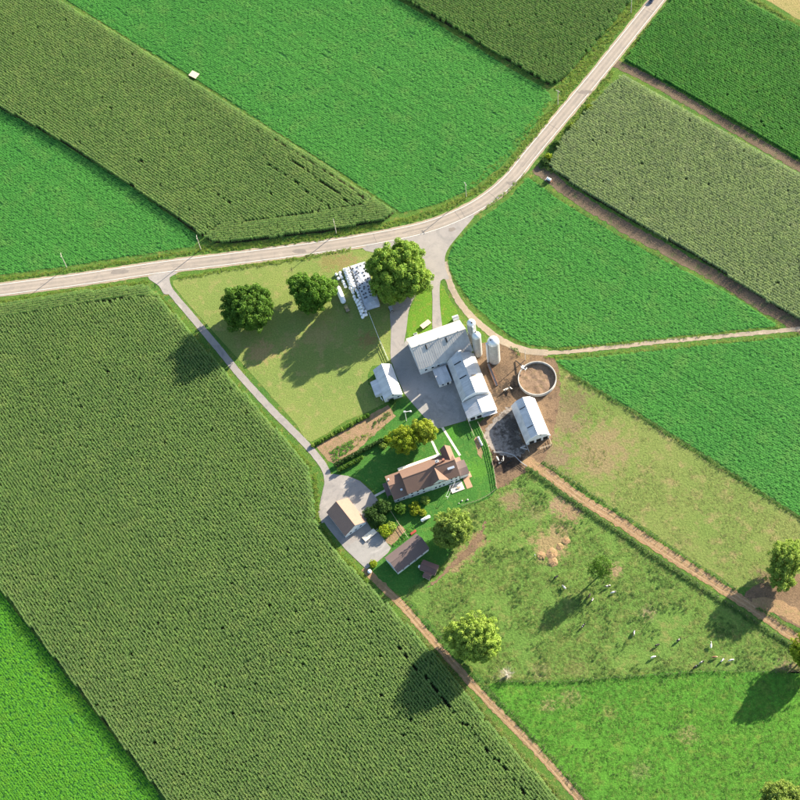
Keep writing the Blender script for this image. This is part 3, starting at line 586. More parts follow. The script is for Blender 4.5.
# ================================================================== buildings
def hall(root, prof, x0, x1, wall, roof, oh=.45, t=.16, seams=0.0, inset=.3, z0=0.0, gable=True):
    """roof from an eave-to-eave profile of (y, z), walls under it; local x runs along the ridge"""
    n = len(prof); lo = [(y, z - t) for y, z in reversed(prof)]
    r = MB().prism(prof + lo, x0 - oh, x1 + oh).build('roof', roof, root)
    ins = []
    for y, z in prof:
        if abs(y) > .05: y = y - math.copysign(inset, y)
        ins.append((y, z - t - .06 if abs(y) > .05 else z - t - .06))
    (ya, za), (yb, zb) = prof[0], prof[1]; sl = (zb - za) / max(abs(yb - ya), .01)
    ins[0] = (ins[0][0], prof[0][1] - t - .06 + min(sl, 1.2) * inset); ins[-1] = (ins[-1][0], prof[-1][1] - t - .06 + min(sl, 1.2) * inset)
    MB().prism([(ins[0][0], z0)] + ins + [(ins[-1][0], z0)], x0, x1).build('wall', wall, root)
    if seams:
        mb = MB()
        for x in np.arange(x0 - oh + .3, x1 + oh, seams):
            for (ya, za), (yb, zb) in zip(prof[:-1], prof[1:]): mb.bar((x, ya, za + .01), (x, yb, zb + .01), .04, .04)
        mb.build('roof_seam', roof, r, kind='stuff')
    MB().prism([(p[0] - .12, p[1] + .03) if 0 else (p[0], p[1] + .05) for p in [(-.18, max(z for _, z in prof) - .06), (0, max(z for _, z in prof) + .03), (.18, max(z for _, z in prof) - .06)]], x0 - oh, x1 + oh).build('ridge_cap', roof, r)
    return r
def win(root, face, a, b, z, w=.9, h=1.4, mat='whitepaint', glass='glass', name='window'):
    """opening on a wall face: face 'y' is the plane y=b at x=a, 'x' the plane x=b at y=a; sign of b gives the outside"""
    sg = 1 if b >= 0 else -1; mb = MB(); k = .09
    def bx(m, da, dz, sa, sz, dep, out):
        c = (a + da, b + sg * out, z + dz) if face == 'y' else (b + sg * out, a + da, z + dz); d = (sa, dep, sz) if face == 'y' else (dep, sa, sz); m.box(c, d)
    for dz in (-h / 2 - k / 2, h / 2 + k / 2): bx(mb, 0, dz, w + 2 * k, k, .1, .03)
    for da in (-w / 2 - k / 2, w / 2 + k / 2): bx(mb, da, 0, k, h, .1, .03)
    f = mb.build(name, M[mat], root); q = MB(); bx(q, 0, 0, w, h, .04, .0); q.build('pane' if name == 'window' else 'panel', M[glass], f); return f

A20 = R_(19.6); ADN = R_(-72.0)
# ---- bank barn
t = thing('bank_barn', 'largest white barn with pale metal gable roof beside the silos', 'barn', (17.0, 22.8), A20)
r = hall(t, [(-8.1, 5.0), (0, 10.6), (8.1, 5.0)], -11.6, 11.6, M['whitewall'], M['barnroof'], .5, seams=.95)
for x in (-6.1, 2.8):
    k = math.atan2(5.6, 8.1); MB().box((x, -1.5, 10.6 - 1.5 * 5.6 / 8.1 + .1), (.55, 2.1, .22), 0, k).build('roof_hatch', M['dark'], t)
for x in (-8.5, 0, 8.5): MB().lathe([(.01, .75), (.3, .6), (.32, .5), (.2, .5), (.2, -.2)], 10, (x, 0, 10.7)).build('ridge_vent', M['galv'], t)
for x in (-9, -6, -3.5): win(t, 'y', x, -7.8, 2.6, 1.0, 1.2)
win(t, 'y', 3.0, -7.8, 1.6, 3.2, 3.0, name='door', glass='whitewall'); win(t, 'y', 1.5, 7.8, 2.0, 4.2, 3.6, name='door', glass='whitewall')
win(t, 'x', -3, 11.6, 3, 1, 1.3); win(t, 'x', 3, 11.6, 3, 1, 1.3)
# ---- milk house
t = thing('milk_house', 'small flat grey roofed milk house between the large barn and courtyard', 'building', (17.0 + (-3.7) * math.cos(A20) + 12.9 * math.sin(A20), 22.8 + (-3.7) * math.sin(A20) - 12.9 * math.cos(A20)), A20)
hall(t, [(-3.9, 2.7), (0, 3.5), (3.9, 3.15)], -2.6, 2.6, M['whitewall'], M['dairyroof'], .3, seams=.8)
win(t, 'y', -1.1, -3.6, 1.4, .9, 1.0); win(t, 'y', 1.2, -3.6, 1.05, .95, 1.95, name='door', glass='dark'); win(t, 'x', 0, -2.6, 1.4, 1, .9)
# ---- dairy barn with gambrel roof
t = thing('dairy_barn', 'long pale gambrel roofed barn with the silo shadow across its roof', 'barn', (28.7, 7.5), ADN)
PG = [(-6.0, 3.6), (-4.1, 6.3), (0, 8.3), (4.1, 6.3), (6.0, 3.6)]
r = hall(t, PG, -9.6, 9.6, M['whitewall'], M['dairyroof'], .35, seams=.95)
for x, y in ((-6, -2.4), (1.0, -2.4)): MB().box((x, y, 7.2), (.35, 3.3, .3), 0, math.atan2(2, 4.1)).build('roof_vent', M['dark'], t)
for x in (1.9, 4.6): MB().box((x, 2.1, 7.36), (.7, 2.3, .12), 0, -math.atan2(2, 4.1)).build('roof_hatch', M['wood' if x < 2 else 'trim'], t)
for x in (-6.5, -1, 5): MB().lathe([(.01, .8), (.34, .6), (.36, .5), (.22, .5), (.22, -.2)], 10, (x, 0, 8.35)).build('ridge_vent', M['galv'], t)
fx = MB(); pp = [(y * 1.03, z + .3) for y, z in PG] + [(y, z - .25) for y, z in reversed(PG)]; fx.prism(pp, 9.98, 10.2); fx.build('gable_fascia', M['whitepaint'], t)
MB().prism([(-.5 - 5, 3.0), (-.5, 8.4), (.2, 8.4), (.9, 7.9), (.9, 3.0)], -10.9, -9.62).build('link_roof', M['dairyroof'], t)
for x in np.arange(-8, 9, 2.2): win(t, 'y', x, -5.7, 1.7, .9, .8)
# ---- lower extension
t = thing('cattle_shed', 'low pale gable shed joined to the gambrel barn end', 'barn', (28.7 + 13.9 * math.cos(ADN), 7.5 + 13.9 * math.sin(ADN)), ADN)
hall(t, [(-6.4, 2.9), (0, 5.0), (6.4, 2.9)], -3.6, 3.9, M['whitewall'], M['whiteroof'], .25, seams=.95)
for y in (-4.2, -1.4, 1.6, 4.4): win(t, 'x', y, 3.9, 1.45, 2.0, 2.4, glass='dark', name='stall_opening')
MB().box((4.6, 3, 2.3), (1.4, 6.2, .1)).build('awning', M['whiteroof'], t); [MB().cyl((5.2, y, 0), (5.2, y, 2.3), .07).build('awning_post', M['wood'], t) for y in (.2, 3, 5.8)]
# ---- heifer barn
t = thing('heifer_barn', 'gambrel roofed cattle barn standing alone beside the round tank', 'barn', (53.8, -13.4), ADN)
PH = [(-5.2, 3.0), (-3.1, 5.9), (0, 7.4), (3.1, 5.9), (5.2, 3.0)]
hall(t, PH, -8.8, 8.7, M['whitewall'], M['whiteroof'], .3, seams=.95)
for x in (-4.8, 4.3): MB().box((x, -1.7, 6.62), (.3, 2.5, .25), 0, math.atan2(1.5, 3.1)).build('roof_vent', M['dark'], t)
for x in (-4.5, 4.4): MB().box((x, 3.9, 5.0), (.16, 3.2, .12), 0, -math.atan2(2.9, 2.1)).build('roof_batten', M['trim'], t)
MB().prism([(y * 1.03, z + .25) for y, z in PH] + [(y, z - .3) for y, z in reversed(PH)], 9.02, 9.2).build('gable_fascia', M['whitepaint'], t)
for y in (-2.6, 0.4, 3.3): win(t, 'x', y, 8.7, 1.3, 1.9, 2.3, glass='dark', name='stall_opening', mat='wood')
win(t, 'x', 1.2, 8.7, 5.4, .7, .8, glass='dark')
for y in (-5.0, 4.6): MB().cyl((12.3, y, 0), (12.3, y, 1.8), .12).build('gate_post', M['wood'], t)
for z in (.5, 1.0, 1.5): MB().bar((9.2, 4.9, z), (12.3, 4.6, z), .06, .14).build('pen_rail', M['palewood'], t); MB().bar((12.3, 4.6, z), (12.3, -.5, z), .06, .14).build('pen_rail', M['palewood'], t)
for z in (.5, 1.0, 1.5): MB().bar((9.2, -5.0, z), (12.3, -5.0, z), .06, .12).build('pen_rail', M['galv'], t)
MB().bar((8.9, -5.6, .3), (9.6, -7.8, 1.6), .3, .5).build('loading_chute', M['galv'], t); MB().bar((10.6, -5.3, .3), (9.6, -7.8, 1.6), .2, .3).build('loading_chute', M['galv'], t)
# ---- tool shed west of the courtyard
t = thing('tool_shed', 'white roofed shed with a lean-to beside the courtyard and lawn', 'shed', (-4.9, 7.2), ADN)
hall(t, [(-4.1, 2.8), (0, 5.9), (4.1, 2.8)], -7.3, 7.3, M['whitewall'], M['whiteroof'], .35, seams=.9)
MB().prism([(-6.9, 2.2), (-3.9, 3.0), (-3.9, 2.85), (-6.9, 2.05)], -2.9, 4.1).build('lean_to_roof', M['whiteroof'], t); MB().box((.6, -5.3, 1.0), (6.4, 2.7, 2.0)).build('lean_to_wall', M['whitewall'], t)
MB().cyl((5.2, -4.9, 0), (5.2, -4.9, 2.6), .09).build('post', M['whitepaint'], t); MB().bar((5.2, -4.9, 2.5), (7.4, -4.6, 2.5), .16).build('beam', M['whitepaint'], t)
win(t, 'x', -1.2, 7.3, 1.3, 2.6, 2.3, glass='trim', name='door'); win(t, 'x', 2.2, 7.3, 1.5, .9, 1.0); win(t, 'x', 0, 7.3, 4.1, .8, .8, glass='dark')
for x in (-4, 0, 4): win(t, 'y', x, 3.8, 1.4, 2.2, 2.1, glass='trim', name='door')
# ---- house
t = thing('farmhouse', 'long white farmhouse with brown shingle roofs, porch and brick chimney', 'house', (8.5, -37.6), A20)
def slab(name, prof, x0, x1, mat, parent=t, tt=.16): return MB().prism(prof + [(y, z - tt) for y, z in reversed(prof)], x0, x1).build(name, mat, parent)
hall(t, [(-5.7, 4.8), (0, 8.6), (5.5, 4.9)], -7, 14.9, M['whitewall'], M['brownroof'], .3)
rw = hall(t, [(-5.5, 3.5), (0, 6.2), (5.9, 3.4)], -13.0, -7.02, M['whitewall'], M['brownroof'], .25)
def cross(x, hw, ze, zr, y0, y1, nm):
    m = MB(); a = [(x - hw, ze), (x, zr), (x + hw, ze), (x + hw, ze - .16), (x, zr - .16), (x - hw, ze - .16)]; n = len(a)
    m.add([(q, y0, z) for q, z in a] + [(q, y1, z) for q, z in a], [(i, (i + 1) % n, n + (i + 1) % n, n + i) for i in range(n)] + [tuple(range(n)), tuple(range(2 * n - 1, n - 1, -1))]); rr = m.build(nm, M['brownroof'], t)
    b = [(x - hw + .3, 0), (x - hw + .3, ze - .1), (x, zr - .3), (x + hw - .3, ze - .1), (x + hw - .3, 0)]; n = 5; s = math.copysign(.4, y1 - y0); m = MB()
    m.add([(q, y0, z) for q, z in b] + [(q, y1 - s, z) for q, z in b], [(i, (i + 1) % n, n + (i + 1) % n, n + i) for i in range(n)] + [tuple(range(n)), tuple(range(2 * n - 1, n - 1, -1))]); m.build('gable_wall', M['whitewall'], t); return rr
cross(6.3, 3.9, 5.0, 8.5, -.1, -5.95, 'south_gable_roof'); cross(13.6, 2.3, 5.4, 8.2, .1, 7.9, 'north_gable_roof')
slab('porch_roof', [(5.3, 3.6), (7.7, 2.7)], -7.2, 11.1, M['cream']); [MB().box((x, 7.4, 1.3), (.18, .18, 2.5)).build('porch_post', M['whitepaint'], t) for x in np.arange(-6.8, 11, 2.9)]
MB().box((2, 6.5, .15), (18, 2.2, .3)).build('porch_floor', M['paving'], t)
slab('east_roof', [(-5.3, 3.0), (-2.5, 3.9), (1.2, 3.2)], 15.25, 19.3, M['greyroof']); MB().box((17.1, -2.2, 1.4), (3.6, 5.6, 2.7)).build('east_wall', M['whitewall'], t)
slab('stoop_roof', [(1.3, 2.9), (3.3, 2.6)], 15.3, 18.2, M['tanroof']); [MB().box((x, 3.1, 1.2), (.14, .14, 2.5)).build('stoop_post', M['whitepaint'], t) for x in (15.6, 17.9)]
ch = MB().box((8.1, 1.2, 8.6), (1.3, 1.0, 3.0)).build('chimney', M['brick'], t); MB().box((8.1, 1.2, 10.15), (1.5, 1.2, .16)).build('chimney_cap', M['trim'], ch); MB().cyl((8.1, 1.2, 10.2), (8.1, 1.2, 10.6), .2).build('flue', M['dark'], ch)
MB().box((10.9, 1.6, 8.2), (.9, .8, 1.8)).build('chimney', M['brick'], t)
MB().box((12.6, -2.3, 7.3), (2.9, .9, .14), 0, math.atan2(3.8, 5.7)).build('roof_panel', M['skyl'], t)
MB().box((-9.0, -2.9, 5.0), (.9, .7, .5), 0, 0).build('roof_vent', M['skyl'], t); MB().box((-12.4, 3.0, 5.1), (.6, .6, 1.6)).build('chimney', M['whitepaint'], t)
slab('west_porch_roof', [(-2.5, 2.6), (.5, 3.1), (3.5, 2.6)], -15.2, -13.28, M['greyroof']); [MB().box((-15.0, y, 1.2), (.14, .14, 2.4)).build('porch_post', M['whitepaint'], t) for y in (-2.2, 3.2)]
for x in (-5.5, -3, -.5, 11.5, 13.5):
    for z in (1.5, 3.75): win(t, 'y', x, -5.4, z, .8, 1.25)
for x in (4.6, 6.3, 8.0): win(t, 'y', x, -5.55, 1.5, .8, 1.4)
win(t, 'y', 6.3, -5.55, 4.6, .9, 1.3); [win(t, 'y', x, -5.2, 1.6, .8, 1.2) for x in (-11.5, -9)]; [win(t, 'y', x, 5.2, 4.2, .8, 1.1) for x in (-5, -1, 3)]; win(t, 'y', 2, 5.2, 1.2, 1, 2.0, name='door', glass='red'); win(t, 'x', -2, 18.9, 1.5, .9, 1.1)
MB().box((12.6, -8.0, .15), (5.4, 3.9, .3)).build('patio', M['paving'], t); MB().prism([(-10.2, .06), (-5.5, .06), (-5.5, .12), (-10.2, .12)], 16.2, 18.7).build('brick_walk', M['patio'], t); MB().box((18.2, -4.6, .1), (3.6, 2.6, .08)).build('brick_step', M['patio'], t)
for k, (x, y) in enumerate(((11.0, -7.2), (13.2, -8.6))): MB().box((x, y, .62), (1.5, .8, .07)).box((x, y, .45), (.2, .5, .3)).build('patio_table', M['wood'], t)
# ---- garage
t = thing('garage', 'garage with tan and purple brown gable roof on the paved yard', 'garage', (-21.4, -53.4), R_(-54.3))
hall(t, [(-5.3, 2.6), (0, 6.0), (5.3, 2.6)], -6.3, 6.3, M['whitewall'], M['tanroof'], .35)
[win(t, 'y', x, 5.0, 1.2, 2.6, 2.1, name='door', glass='trim') for x in (-4, -1, 2)]; [win(t, 'x', y, 6.3, 1.5, .9, 1.1) for y in (-2.5, 2.5)]; win(t, 'x', 0, 6.3, 1.1, 1.0, 2.0, name='door', glass='trim')
# ---- machine shed
c8 = (P(387.5, 560.5, 5.4) + P(419.5, 535.5, 5.4)) / 2; C8 = (P(397, 573.5, 2.6) + P(429, 548.5, 2.6)) / 2; D8 = (P(384.5, 557.5, 2.6) + P(417, 533, 2.6)) / 2; c8 = (C8 + D8) / 2
t = thing('machine_shed', 'white walled shed with grey brown roof half shaded by the round tree', 'shed', c8[:2], R_(38.4))
hall(t, [(-4.2, 2.6), (0, 5.3), (4.2, 2.6)], -7.8, 7.8, M['whitewall'], M['greyroof'], .3)
[win(t, 'y', x, -3.9, 1.3, .8, .9) for x in (-5, -2, 4.5)]; win(t, 'y', 1.2, -3.9, 1.05, .95, 2.0, name='door', glass='trim'); win(t, 'x', 0, -7.8, 1.15, 3.0, 2.2, name='door', glass='trim'); win(t, 'x', 0, 7.8, 1.4, .9, 1.0)
# ---- coop and play house
g = P(429, 567, 2.2); t = thing('chicken_coop', 'low coop with red brown roof beside the white walled shed', 'coop', g[:2], R_(-24))
hall(t, [(-2.2, 1.7), (.2, 2.6), (2.2, 1.9)], -3.2, 3.2, M['wood'], M['redroof'], .25); win(t, 'y', -1, -1.9, .9, .7, .6); win(t, 'y', 1.2, -1.9, .8, .7, 1.4, name='door', glass='wood')
g = P(427.5, 575, 1.6); t = thing('play_house', 'tiny open play house with red roof and white posts next to the coop', 'play house', g[:2], R_(-28))
slab('roof', [(-1.5, 1.7), (0, 2.3), (1.5, 1.7)], -1.6, 1.6, M['redroof'], t, .1); [MB().box((x, y, .85), (.12, .12, 1.7)).build('post', M['whitepaint'], t) for x in (-1.3, 1.3) for y in (-1.2, 1.2)]; MB().box((0, 0, .4), (2.6, 2.4, .12)).build('floor', M['palewood'], t)
g = P(421.5, 567, 1.2); t = thing('white_crate', 'long white crate lying against the chicken coop wall', 'crate', g[:2], R_(-24)); MB().box((0, 0, .5), (2.6, .9, 1.0)).build('body', M['whitepaint'], t); MB().box((0, 0, 1.03), (2.7, 1.0, .06)).build('lid', M['whitepaint'], t)
# ---- small white shed by the barn's upper corner
g = P(455.5, 317.5, 1.8); t = thing('pump_house', 'tiny white pump house at the large barn corner by the gravel lane', 'shed', g[:2], A20)
hall(t, [(-1.1, 1.8), (0, 2.5), (1.1, 1.8)], -1.2, 1.2, M['whitewall'], M['whiteroof'], .12, .08); win(t, 'y', 0, 1.0 - .2, .9, .7, 1.5, name='door', glass='whitewall')
g = P(415.5, 334, .5); t = thing('water_trough', 'small white trough on the grass beside the large barn', 'trough', g[:2], A20); MB().box((0, 0, .35), (1.6, .8, .7)).build('tank', M['whitepaint'], t); MB().box((0, 0, .71), (1.4, .6, .03)).build('water', M['glass'], t)

# ---- silos
def silo(name, label, x, y, r, H, chute):
    t = thing(name, label, 'silo', (x, y), chute, 'silos beside the barns'); n = 32
    MB().lathe([(r, 0), (r, H)], n).build('stave_wall', M['concrete'], t, True)
    d = MB().lathe([(r * 1.03, H - .15), (r * 1.03, H + .05), (r * .93, H + r * .38), (r * .72, H + r * .68), (r * .42, H + r * .88), (.12, H + r * .97), (.01, H + r * .98)], n).build('dome', M['dome'], t, True)
    MB().box((r * .45, 0, H + r * .8), (.6, .55, .5)).build('hatch', M['dark'], d)
    for z in np.arange(.5, H, .55): MB().lathe([(r + .005, z - .03), (r + .035, z - .03), (r + .035, z + .03), (r + .005, z + .03)], n).build('hoop', M['galv'], t)
    MB().cyl((r + .42, 0, .3), (r + .42, 0, H + .3), .48, n=12).build('chute', M['dome'], t)
    lad = MB(); [lad.bar((-.22 + 0, -r - .12, z), (.22, -r - .12, z), .04) for z in np.arange(.5, H, .4)]; [lad.bar((q, -r - .12, .3), (q, -r - .12, H), .05) for q in (-.22, .22)]; lad.build('ladder', M['galv'], t); return t
silo('silo', 'slim concrete silo touching the end of the large barn', 30.9, 26.4, 1.75, 16.0, R_(-70))
silo('silo', 'slim concrete silo standing beside the gambrel barn corner', 32.9, 20.6, 1.85, 15.3, R_(110))
silo('silo', 'widest concrete silo with white dome at the feed bunk', 39.8, 17.3, 2.45, 15.6, R_(200))
# ---- feed bunk
g = (P(489, 366) + P(496, 384)) / 2; t = thing('feed_bunk', 'long narrow feed bunk with rail in the barnyard below the wide silo', 'feed bunk', g[:2], ADN)
MB().box((0, 0, .35), (11, 1.0, .1)).build('floor', M['concrete'], t); [MB().box((0, y, .45), (11, .12, .8)).build('side', M['rust'], t) for y in (-.55, .55)]; [MB().cyl((x, .75, 0), (x, .75, 1.3), .06, n=6).build('post', M['rust'], t) for x in np.arange(-5, 5.1, 2.5)]; MB().bar((-5.3, .75, 1.25), (5.3, .75, 1.25), .09).build('rail', M['rust'], t)
# ---- manure tank
t = thing('manure_tank', 'open round concrete tank filled with brown crusted manure', 'tank', (57.3, 6.95)); R0 = 7.95
MB().lathe([(R0, 0), (R0, 1.9), (R0 - .3, 1.9), (R0 - .3, .1)], 72).build('wall', M['tankwall'], t)
mp = [[(r_ * math.cos(a), r_ * math.sin(a)) for a in np.linspace(0, 2 * math.pi, 48, endpoint=False)] for r_ in (2, 4, 6, R0 - .28)]
v = [(0, 0, .62)] + [(x, y, .55 + .12 * math.sin(x * 1.3 + 2 * math.sin(y)) * (i < 3)) for i, ring in enumerate(mp) for x, y in ring]; f = [(0, 1 + i, 1 + (i + 1) % 48) for i in range(48)] + [(1 + k * 48 + i, 1 + (k + 1) * 48 + i, 1 + (k + 1) * 48 + (i + 1) % 48, 1 + k * 48 + (i + 1) % 48) for k in range(3) for i in range(48)]
me = bpy.data.meshes.new('manure'); me.from_pydata(v, [], f); me.materials.append(G['manure']); obj('manure', me, t)
for k in range(4): MB().lathe([(R0 + .005, .35 + k * .45 - .03), (R0 + .04, .35 + k * .45 - .03), (R0 + .04, .35 + k * .45 + .03), (R0 + .005, .35 + k * .45 + .03)], 72).build('hoop', M['galv'], t)
g = P(524, 367.5, 2.1); t = thing('tank_pump', 'pump platform with white frame on the round tank rim', 'pump', (g[0], g[1]), R_(-40))
MB().box((0, 0, 2.05), (2.4, 1.3, .1)).build('platform', M['whitepaint'], t); MB().box((.6, 0, 2.5), (.8, .6, .8)).build('motor', M['black'], t); MB().cyl((-.4, .2, 0.3), (-.4, .2, 3.0), .12).build('pipe', M['galv'], t)
for x in (-1.1, 1.1): MB().cyl((x, -.55, .6), (x, -.55, 3.0), .05, n=6).build('rail_post', M['whitepaint'], t)
MB().bar((-1.1, -.55, 3.0), (1.1, -.55, 3.0), .07).build('rail', M['whitepaint'], t); MB().bar((-5.5, 1.2, .3), (-.8, .3, 1.6), .3, .3).build('transfer_pipe', M['black'], t)

# ---- utility poles
def upole(label, u, v, h=10.8, arm=True, w=.17, ang=.6, cat='utility pole'):
    g = P(u, v); t = thing('utility_pole', label, cat, g[:2], ang, 'utility poles by the road' if arm else None); MB().cyl((0, 0, 0), (0, 0, h), w, w * .68, 8).build('pole', M['pole'], t)
    if arm:
        c = MB().bar((-1.1, 0, h - .7), (1.1, 0, h - .7), .12).build('crossarm', M['pole'], t)
        for x in (-.95, .0, .95): MB().cyl((x, 0, h - .63 if x else h), (x, 0, h - .4 if x else h + .2), .06, n=6).build('insulator', M['whitepaint'], c)
    return t
upole('utility pole at the foot of the green field, farthest along from the farm lane mouth', 66.8, 267.3, ang=1.7); upole('utility pole across the road from the narrow farm lane mouth', 201, 249.7, ang=1.7); upole('utility pole below the corn strip end across from the bales', 336.4, 233.6, ang=1.75)
upole('utility pole on the inside of the road bend by the intersection', 466.4, 197, ang=2.1); upole('utility pole on the grass bank at the dark corn corner', 558, 105, ang=2.5); upole('utility pole on the grass bank near the parked dark car', 631, 13, ang=2.5)
upole('short bare pole standing beside the round manure tank', 525.3, 360, 9.5, False, .16, cat='pole')
g = P(406.5, 421); t = thing('yard_light', 'white yard light pole with side arm between shed and yellowish tree', 'yard light', g[:2], .1); MB().cyl((0, 0, 0), (0, 0, 8.4), .16, .12, 8).build('pole', M['whitepaint'], t); MB().bar((0, 0, 8.2), (2.3, 0, 8.4), .16).build('arm', M['whitepaint'], t); MB().lathe([(.01, 8.5), (.35, 8.35), (.45, 8.05), (.3, 7.95)], 12, (2.3, 0, 0)).build('lamp', M['lamp'], t); MB().box((-.1, 0, 8.3), (.9, .7, .8)).build('transformer', M['galv'], t)

# ================================================================== trees and shrubs
def leaves(c, rad, normal_out, n, size, r, flat=.5):
    """n leaf cards on a clump of radius rad at c"""
    d = r.normal(size=(n, 3)); d /= np.linalg.norm(d, axis=1)[:, None]; d = d + normal_out * .55; d /= np.linalg.norm(d, axis=1)[:, None]
    p = c + d * rad * r.uniform(.55, 1.05, n)[:, None]
    nn = d + r.normal(size=(n, 3)) * flat; nn /= np.linalg.norm(nn, axis=1)[:, None]
    a = np.cross(nn, r.normal(size=(n, 3))); a /= np.linalg.norm(a, axis=1)[:, None]; b = np.cross(nn, a); s = size * r.uniform(.6, 1.4, n)[:, None]
    return np.stack([p - a * s, p + b * s * .6, p + a * s, p - b * s * .6], 1)
def crown_mesh(name, lobes, mat, clump, leaf, dens, r, fill=.12, base=0.0):
    Q = []
    for (c, rx, rz, m) in lobes:
        c = np.array(c, float); k = int(4 * math.pi * ((rx * rx + rx * rz) / 2) / (clump * clump * 1.5) * m)
        for i in range(k):
            g = (i + .5) / k; ph = math.acos(1 - 2 * g); th = math.pi * (1 + 5 ** .5) * i + r.normal() * .25
            d = np.array([math.cos(th) * math.sin(ph), math.sin(th) * math.sin(ph), math.cos(ph)])
            if d[2] < -.75: continue
            q = .85 + r.normal() * .13
            if r.random() < .1: continue
            if d[2] < -.2: q *= .85
            p = c + d * np.array([rx, rx, rz]) * q; cl = clump * r.uniform(.7, 1.25)
            Q.append(leaves(p, cl, d * np.array([1, 1, 1.3]), int(dens * cl * cl * 12), leaf, r))
        ni = int(k * fill)
        for i in range(ni):
            d = r.normal(size=3); d /= np.linalg.norm(d); p = c + d * np.array([rx, rx, rz]) * r.uniform(.3, .7); Q.append(leaves(p, clump * 1.2, d, int(dens * 14), leaf * 1.2, r))
    Q = np.concatenate(Q); n = len(Q); v = Q.reshape(-1, 3)
    me = bpy.data.meshes.new(name); me.vertices.add(4 * n); me.vertices.foreach_set('co', v.astype(np.float32).ravel()); me.loops.add(4 * n); me.loops.foreach_set('vertex_index', np.arange(4 * n, dtype=np.int32))
    me.polygons.add(n); me.polygons.foreach_set('loop_start', np.arange(0, 4 * n, 4, dtype=np.int32)); me.polygons.foreach_set('loop_total', np.full(n, 4, np.int32)); me.update(); me.validate(); me.materials.append(mat); return me
def tree(label, u, v, zc, lobes, mat, clump=1.5, leaf=.3, dens=5.0, seed=1, trunk=.45, name='shade_tree', cat='tree', sway=0.0, fill=.12, group=None, mats=None, bark='bark'):
    """crown centre seen at (u, v) at height zc; lobes: (dx, dy, dz, rx, rz, fullness) from it"""
    r = np.random.default_rng(seed); g = P(u, v, zc); t = thing(name, label, cat, g[:2], 0, group)
    mb = MB(); top = zc * .75; mb.cyl((0, 0, -.1), (0, 0, top * .5), trunk, trunk * .75, 10); mb.cyl((0, 0, top * .5), (0, 0, top), trunk * .75, trunk * .5, 10)
    for (dx, dy, dz, rx, rz, m) in lobes:
        mb.cyl((0, 0, top * .45), (dx * .8, dy * .8, zc + dz), trunk * .6, trunk * .2, 7)
        for k in range(7):
            a = r.uniform(0, 6.28); s = np.array([dx * .5, dy * .5, top * r.uniform(.55, 1.0)]); e = np.array([dx + math.cos(a) * rx * .72, dy + math.sin(a) * rx * .72, zc + dz + rz * r.uniform(-.35, .5)]); mid = (s + e) / 2 + np.array([0, 0, .1 * rx]); mb.cyl(s, mid, trunk * .32, trunk * .2, 6); mb.cyl(mid, e, trunk * .2, trunk * .07, 6)
    mb.build('trunk', M[bark], t)
    for i, (mt, ls) in enumerate(mats or [(mat, lobes)]):
        obj('crown', crown_mesh('crown', [((dx, dy, zc + dz), rx, rz, m) for dx, dy, dz, rx, rz, m in ls], mt, clump, leaf, dens, r, fill), t)
    return t
tree('largest tree with yellowish green crown beside the drive and white bales', 398, 271, 13, [(0, 0, 0, 11.5, 9.5, 1), (-5, 3, -1.5, 7.8, 6.5, .9), (6, -3.5, -1, 7.6, 6.8, .9), (3, 6.5, 0, 7, 6.5, .9), (-3.5, -6, -2, 7, 6, .9), (-5, 4, -6.5, 6, 4.5, .9), (2, 6.5, -6.5, 6.5, 4.5, .9), (-2, -5, -6.5, 6, 4.3, .9), (6.5, -1, -6.5, 6, 4.5, .9)], L['maple'], 1.7, .34, 4.5, 1, .75)
tree('dense round dark green tree on the lawn beside the farm lane', 247, 307, 9.5, [(0, 0, 0, 9.0, 7.6, 1), (3, -3.5, -1.5, 6.5, 5.5, .9), (-3.5, 2.5, -.5, 6.5, 5.8, .9), (4, 3, -.5, 6, 5.8, .9), (-4, -3, -1.5, 6, 5, .9)], L['green'], 1.5, .32, 4.5, 2, .5)
tree('bright green tree of uneven lobes on the lawn beside the white bales', 311, 292, 8.5, [(2.2, -.5, 0, 7.0, 6.2, 1), (-4.5, 3.5, -.5, 5.0, 4.8, 1), (6.0, 2.0, -1.5, 4.3, 4.2, .9), (-1, -3.5, -2, 5, 4.2, .9)], L['green'], 1.5, .32, 4.2, 3, .45)
tree('yellow green tree with russet tinged half in front of the farmhouse', 413, 437, 6.5, [(-3.6, -1.2, 0, 5.4, 5.4, 1), (4.6, 2.4, -.2, 5.0, 5.0, 1)], L['yellow'], 1.2, .27, 5, 4, .4, mats=[(L['yellow'], [(-3.6, -1.2, 0, 5.4, 5.4, 1)]), (L['russet'], [(4.6, 2.4, -.2, 5.0, 5.0, 1)])])
tree('round pale green tree behind the machine shed by the worn dirt path', 452, 529, 7.2, [(0, 0, 0, 7.2, 6.6, 1), (-1.8, -2.5, -1, 5.2, 5, .9), (2.2, 2, .3, 5, 4.8, 1)], L['lime'], 1.15, .27, 5, 5, .4)
tree('round pale green tree beside the dirt track, its shadow lying on the corn', 475, 639, 9.2, [(.5, .5, 0, 8.4, 7.2, 1), (-7.0, 2.8, -2.5, 4.6, 4.6, .9), (3, -2.5, -1, 6, 5.4, .9), (-3, -2.5, -1.5, 5.5, 5, .9)], L['lime'], 1.25, .28, 5, 6, .5)
tree('pale green tree at the fork of the cow lane on bare soil', 785, 566, 8.0, [(1.5, 3.0, 1, 6.4, 6.0, 1), (-1.5, -3.5, -1.5, 5.2, 5.2, .9)], L['lime'], 1.15, .27, 5, 7, .45)
tree('green tree at the pasture corner beside the cow lane end', 806, 652, 7.5, [(0, 0, 0, 5.6, 5.6, 1), (2.5, -1.5, -.5, 4.8, 4.6, .9)], L['yellow'], 1.15, .27, 5, 8, .4)
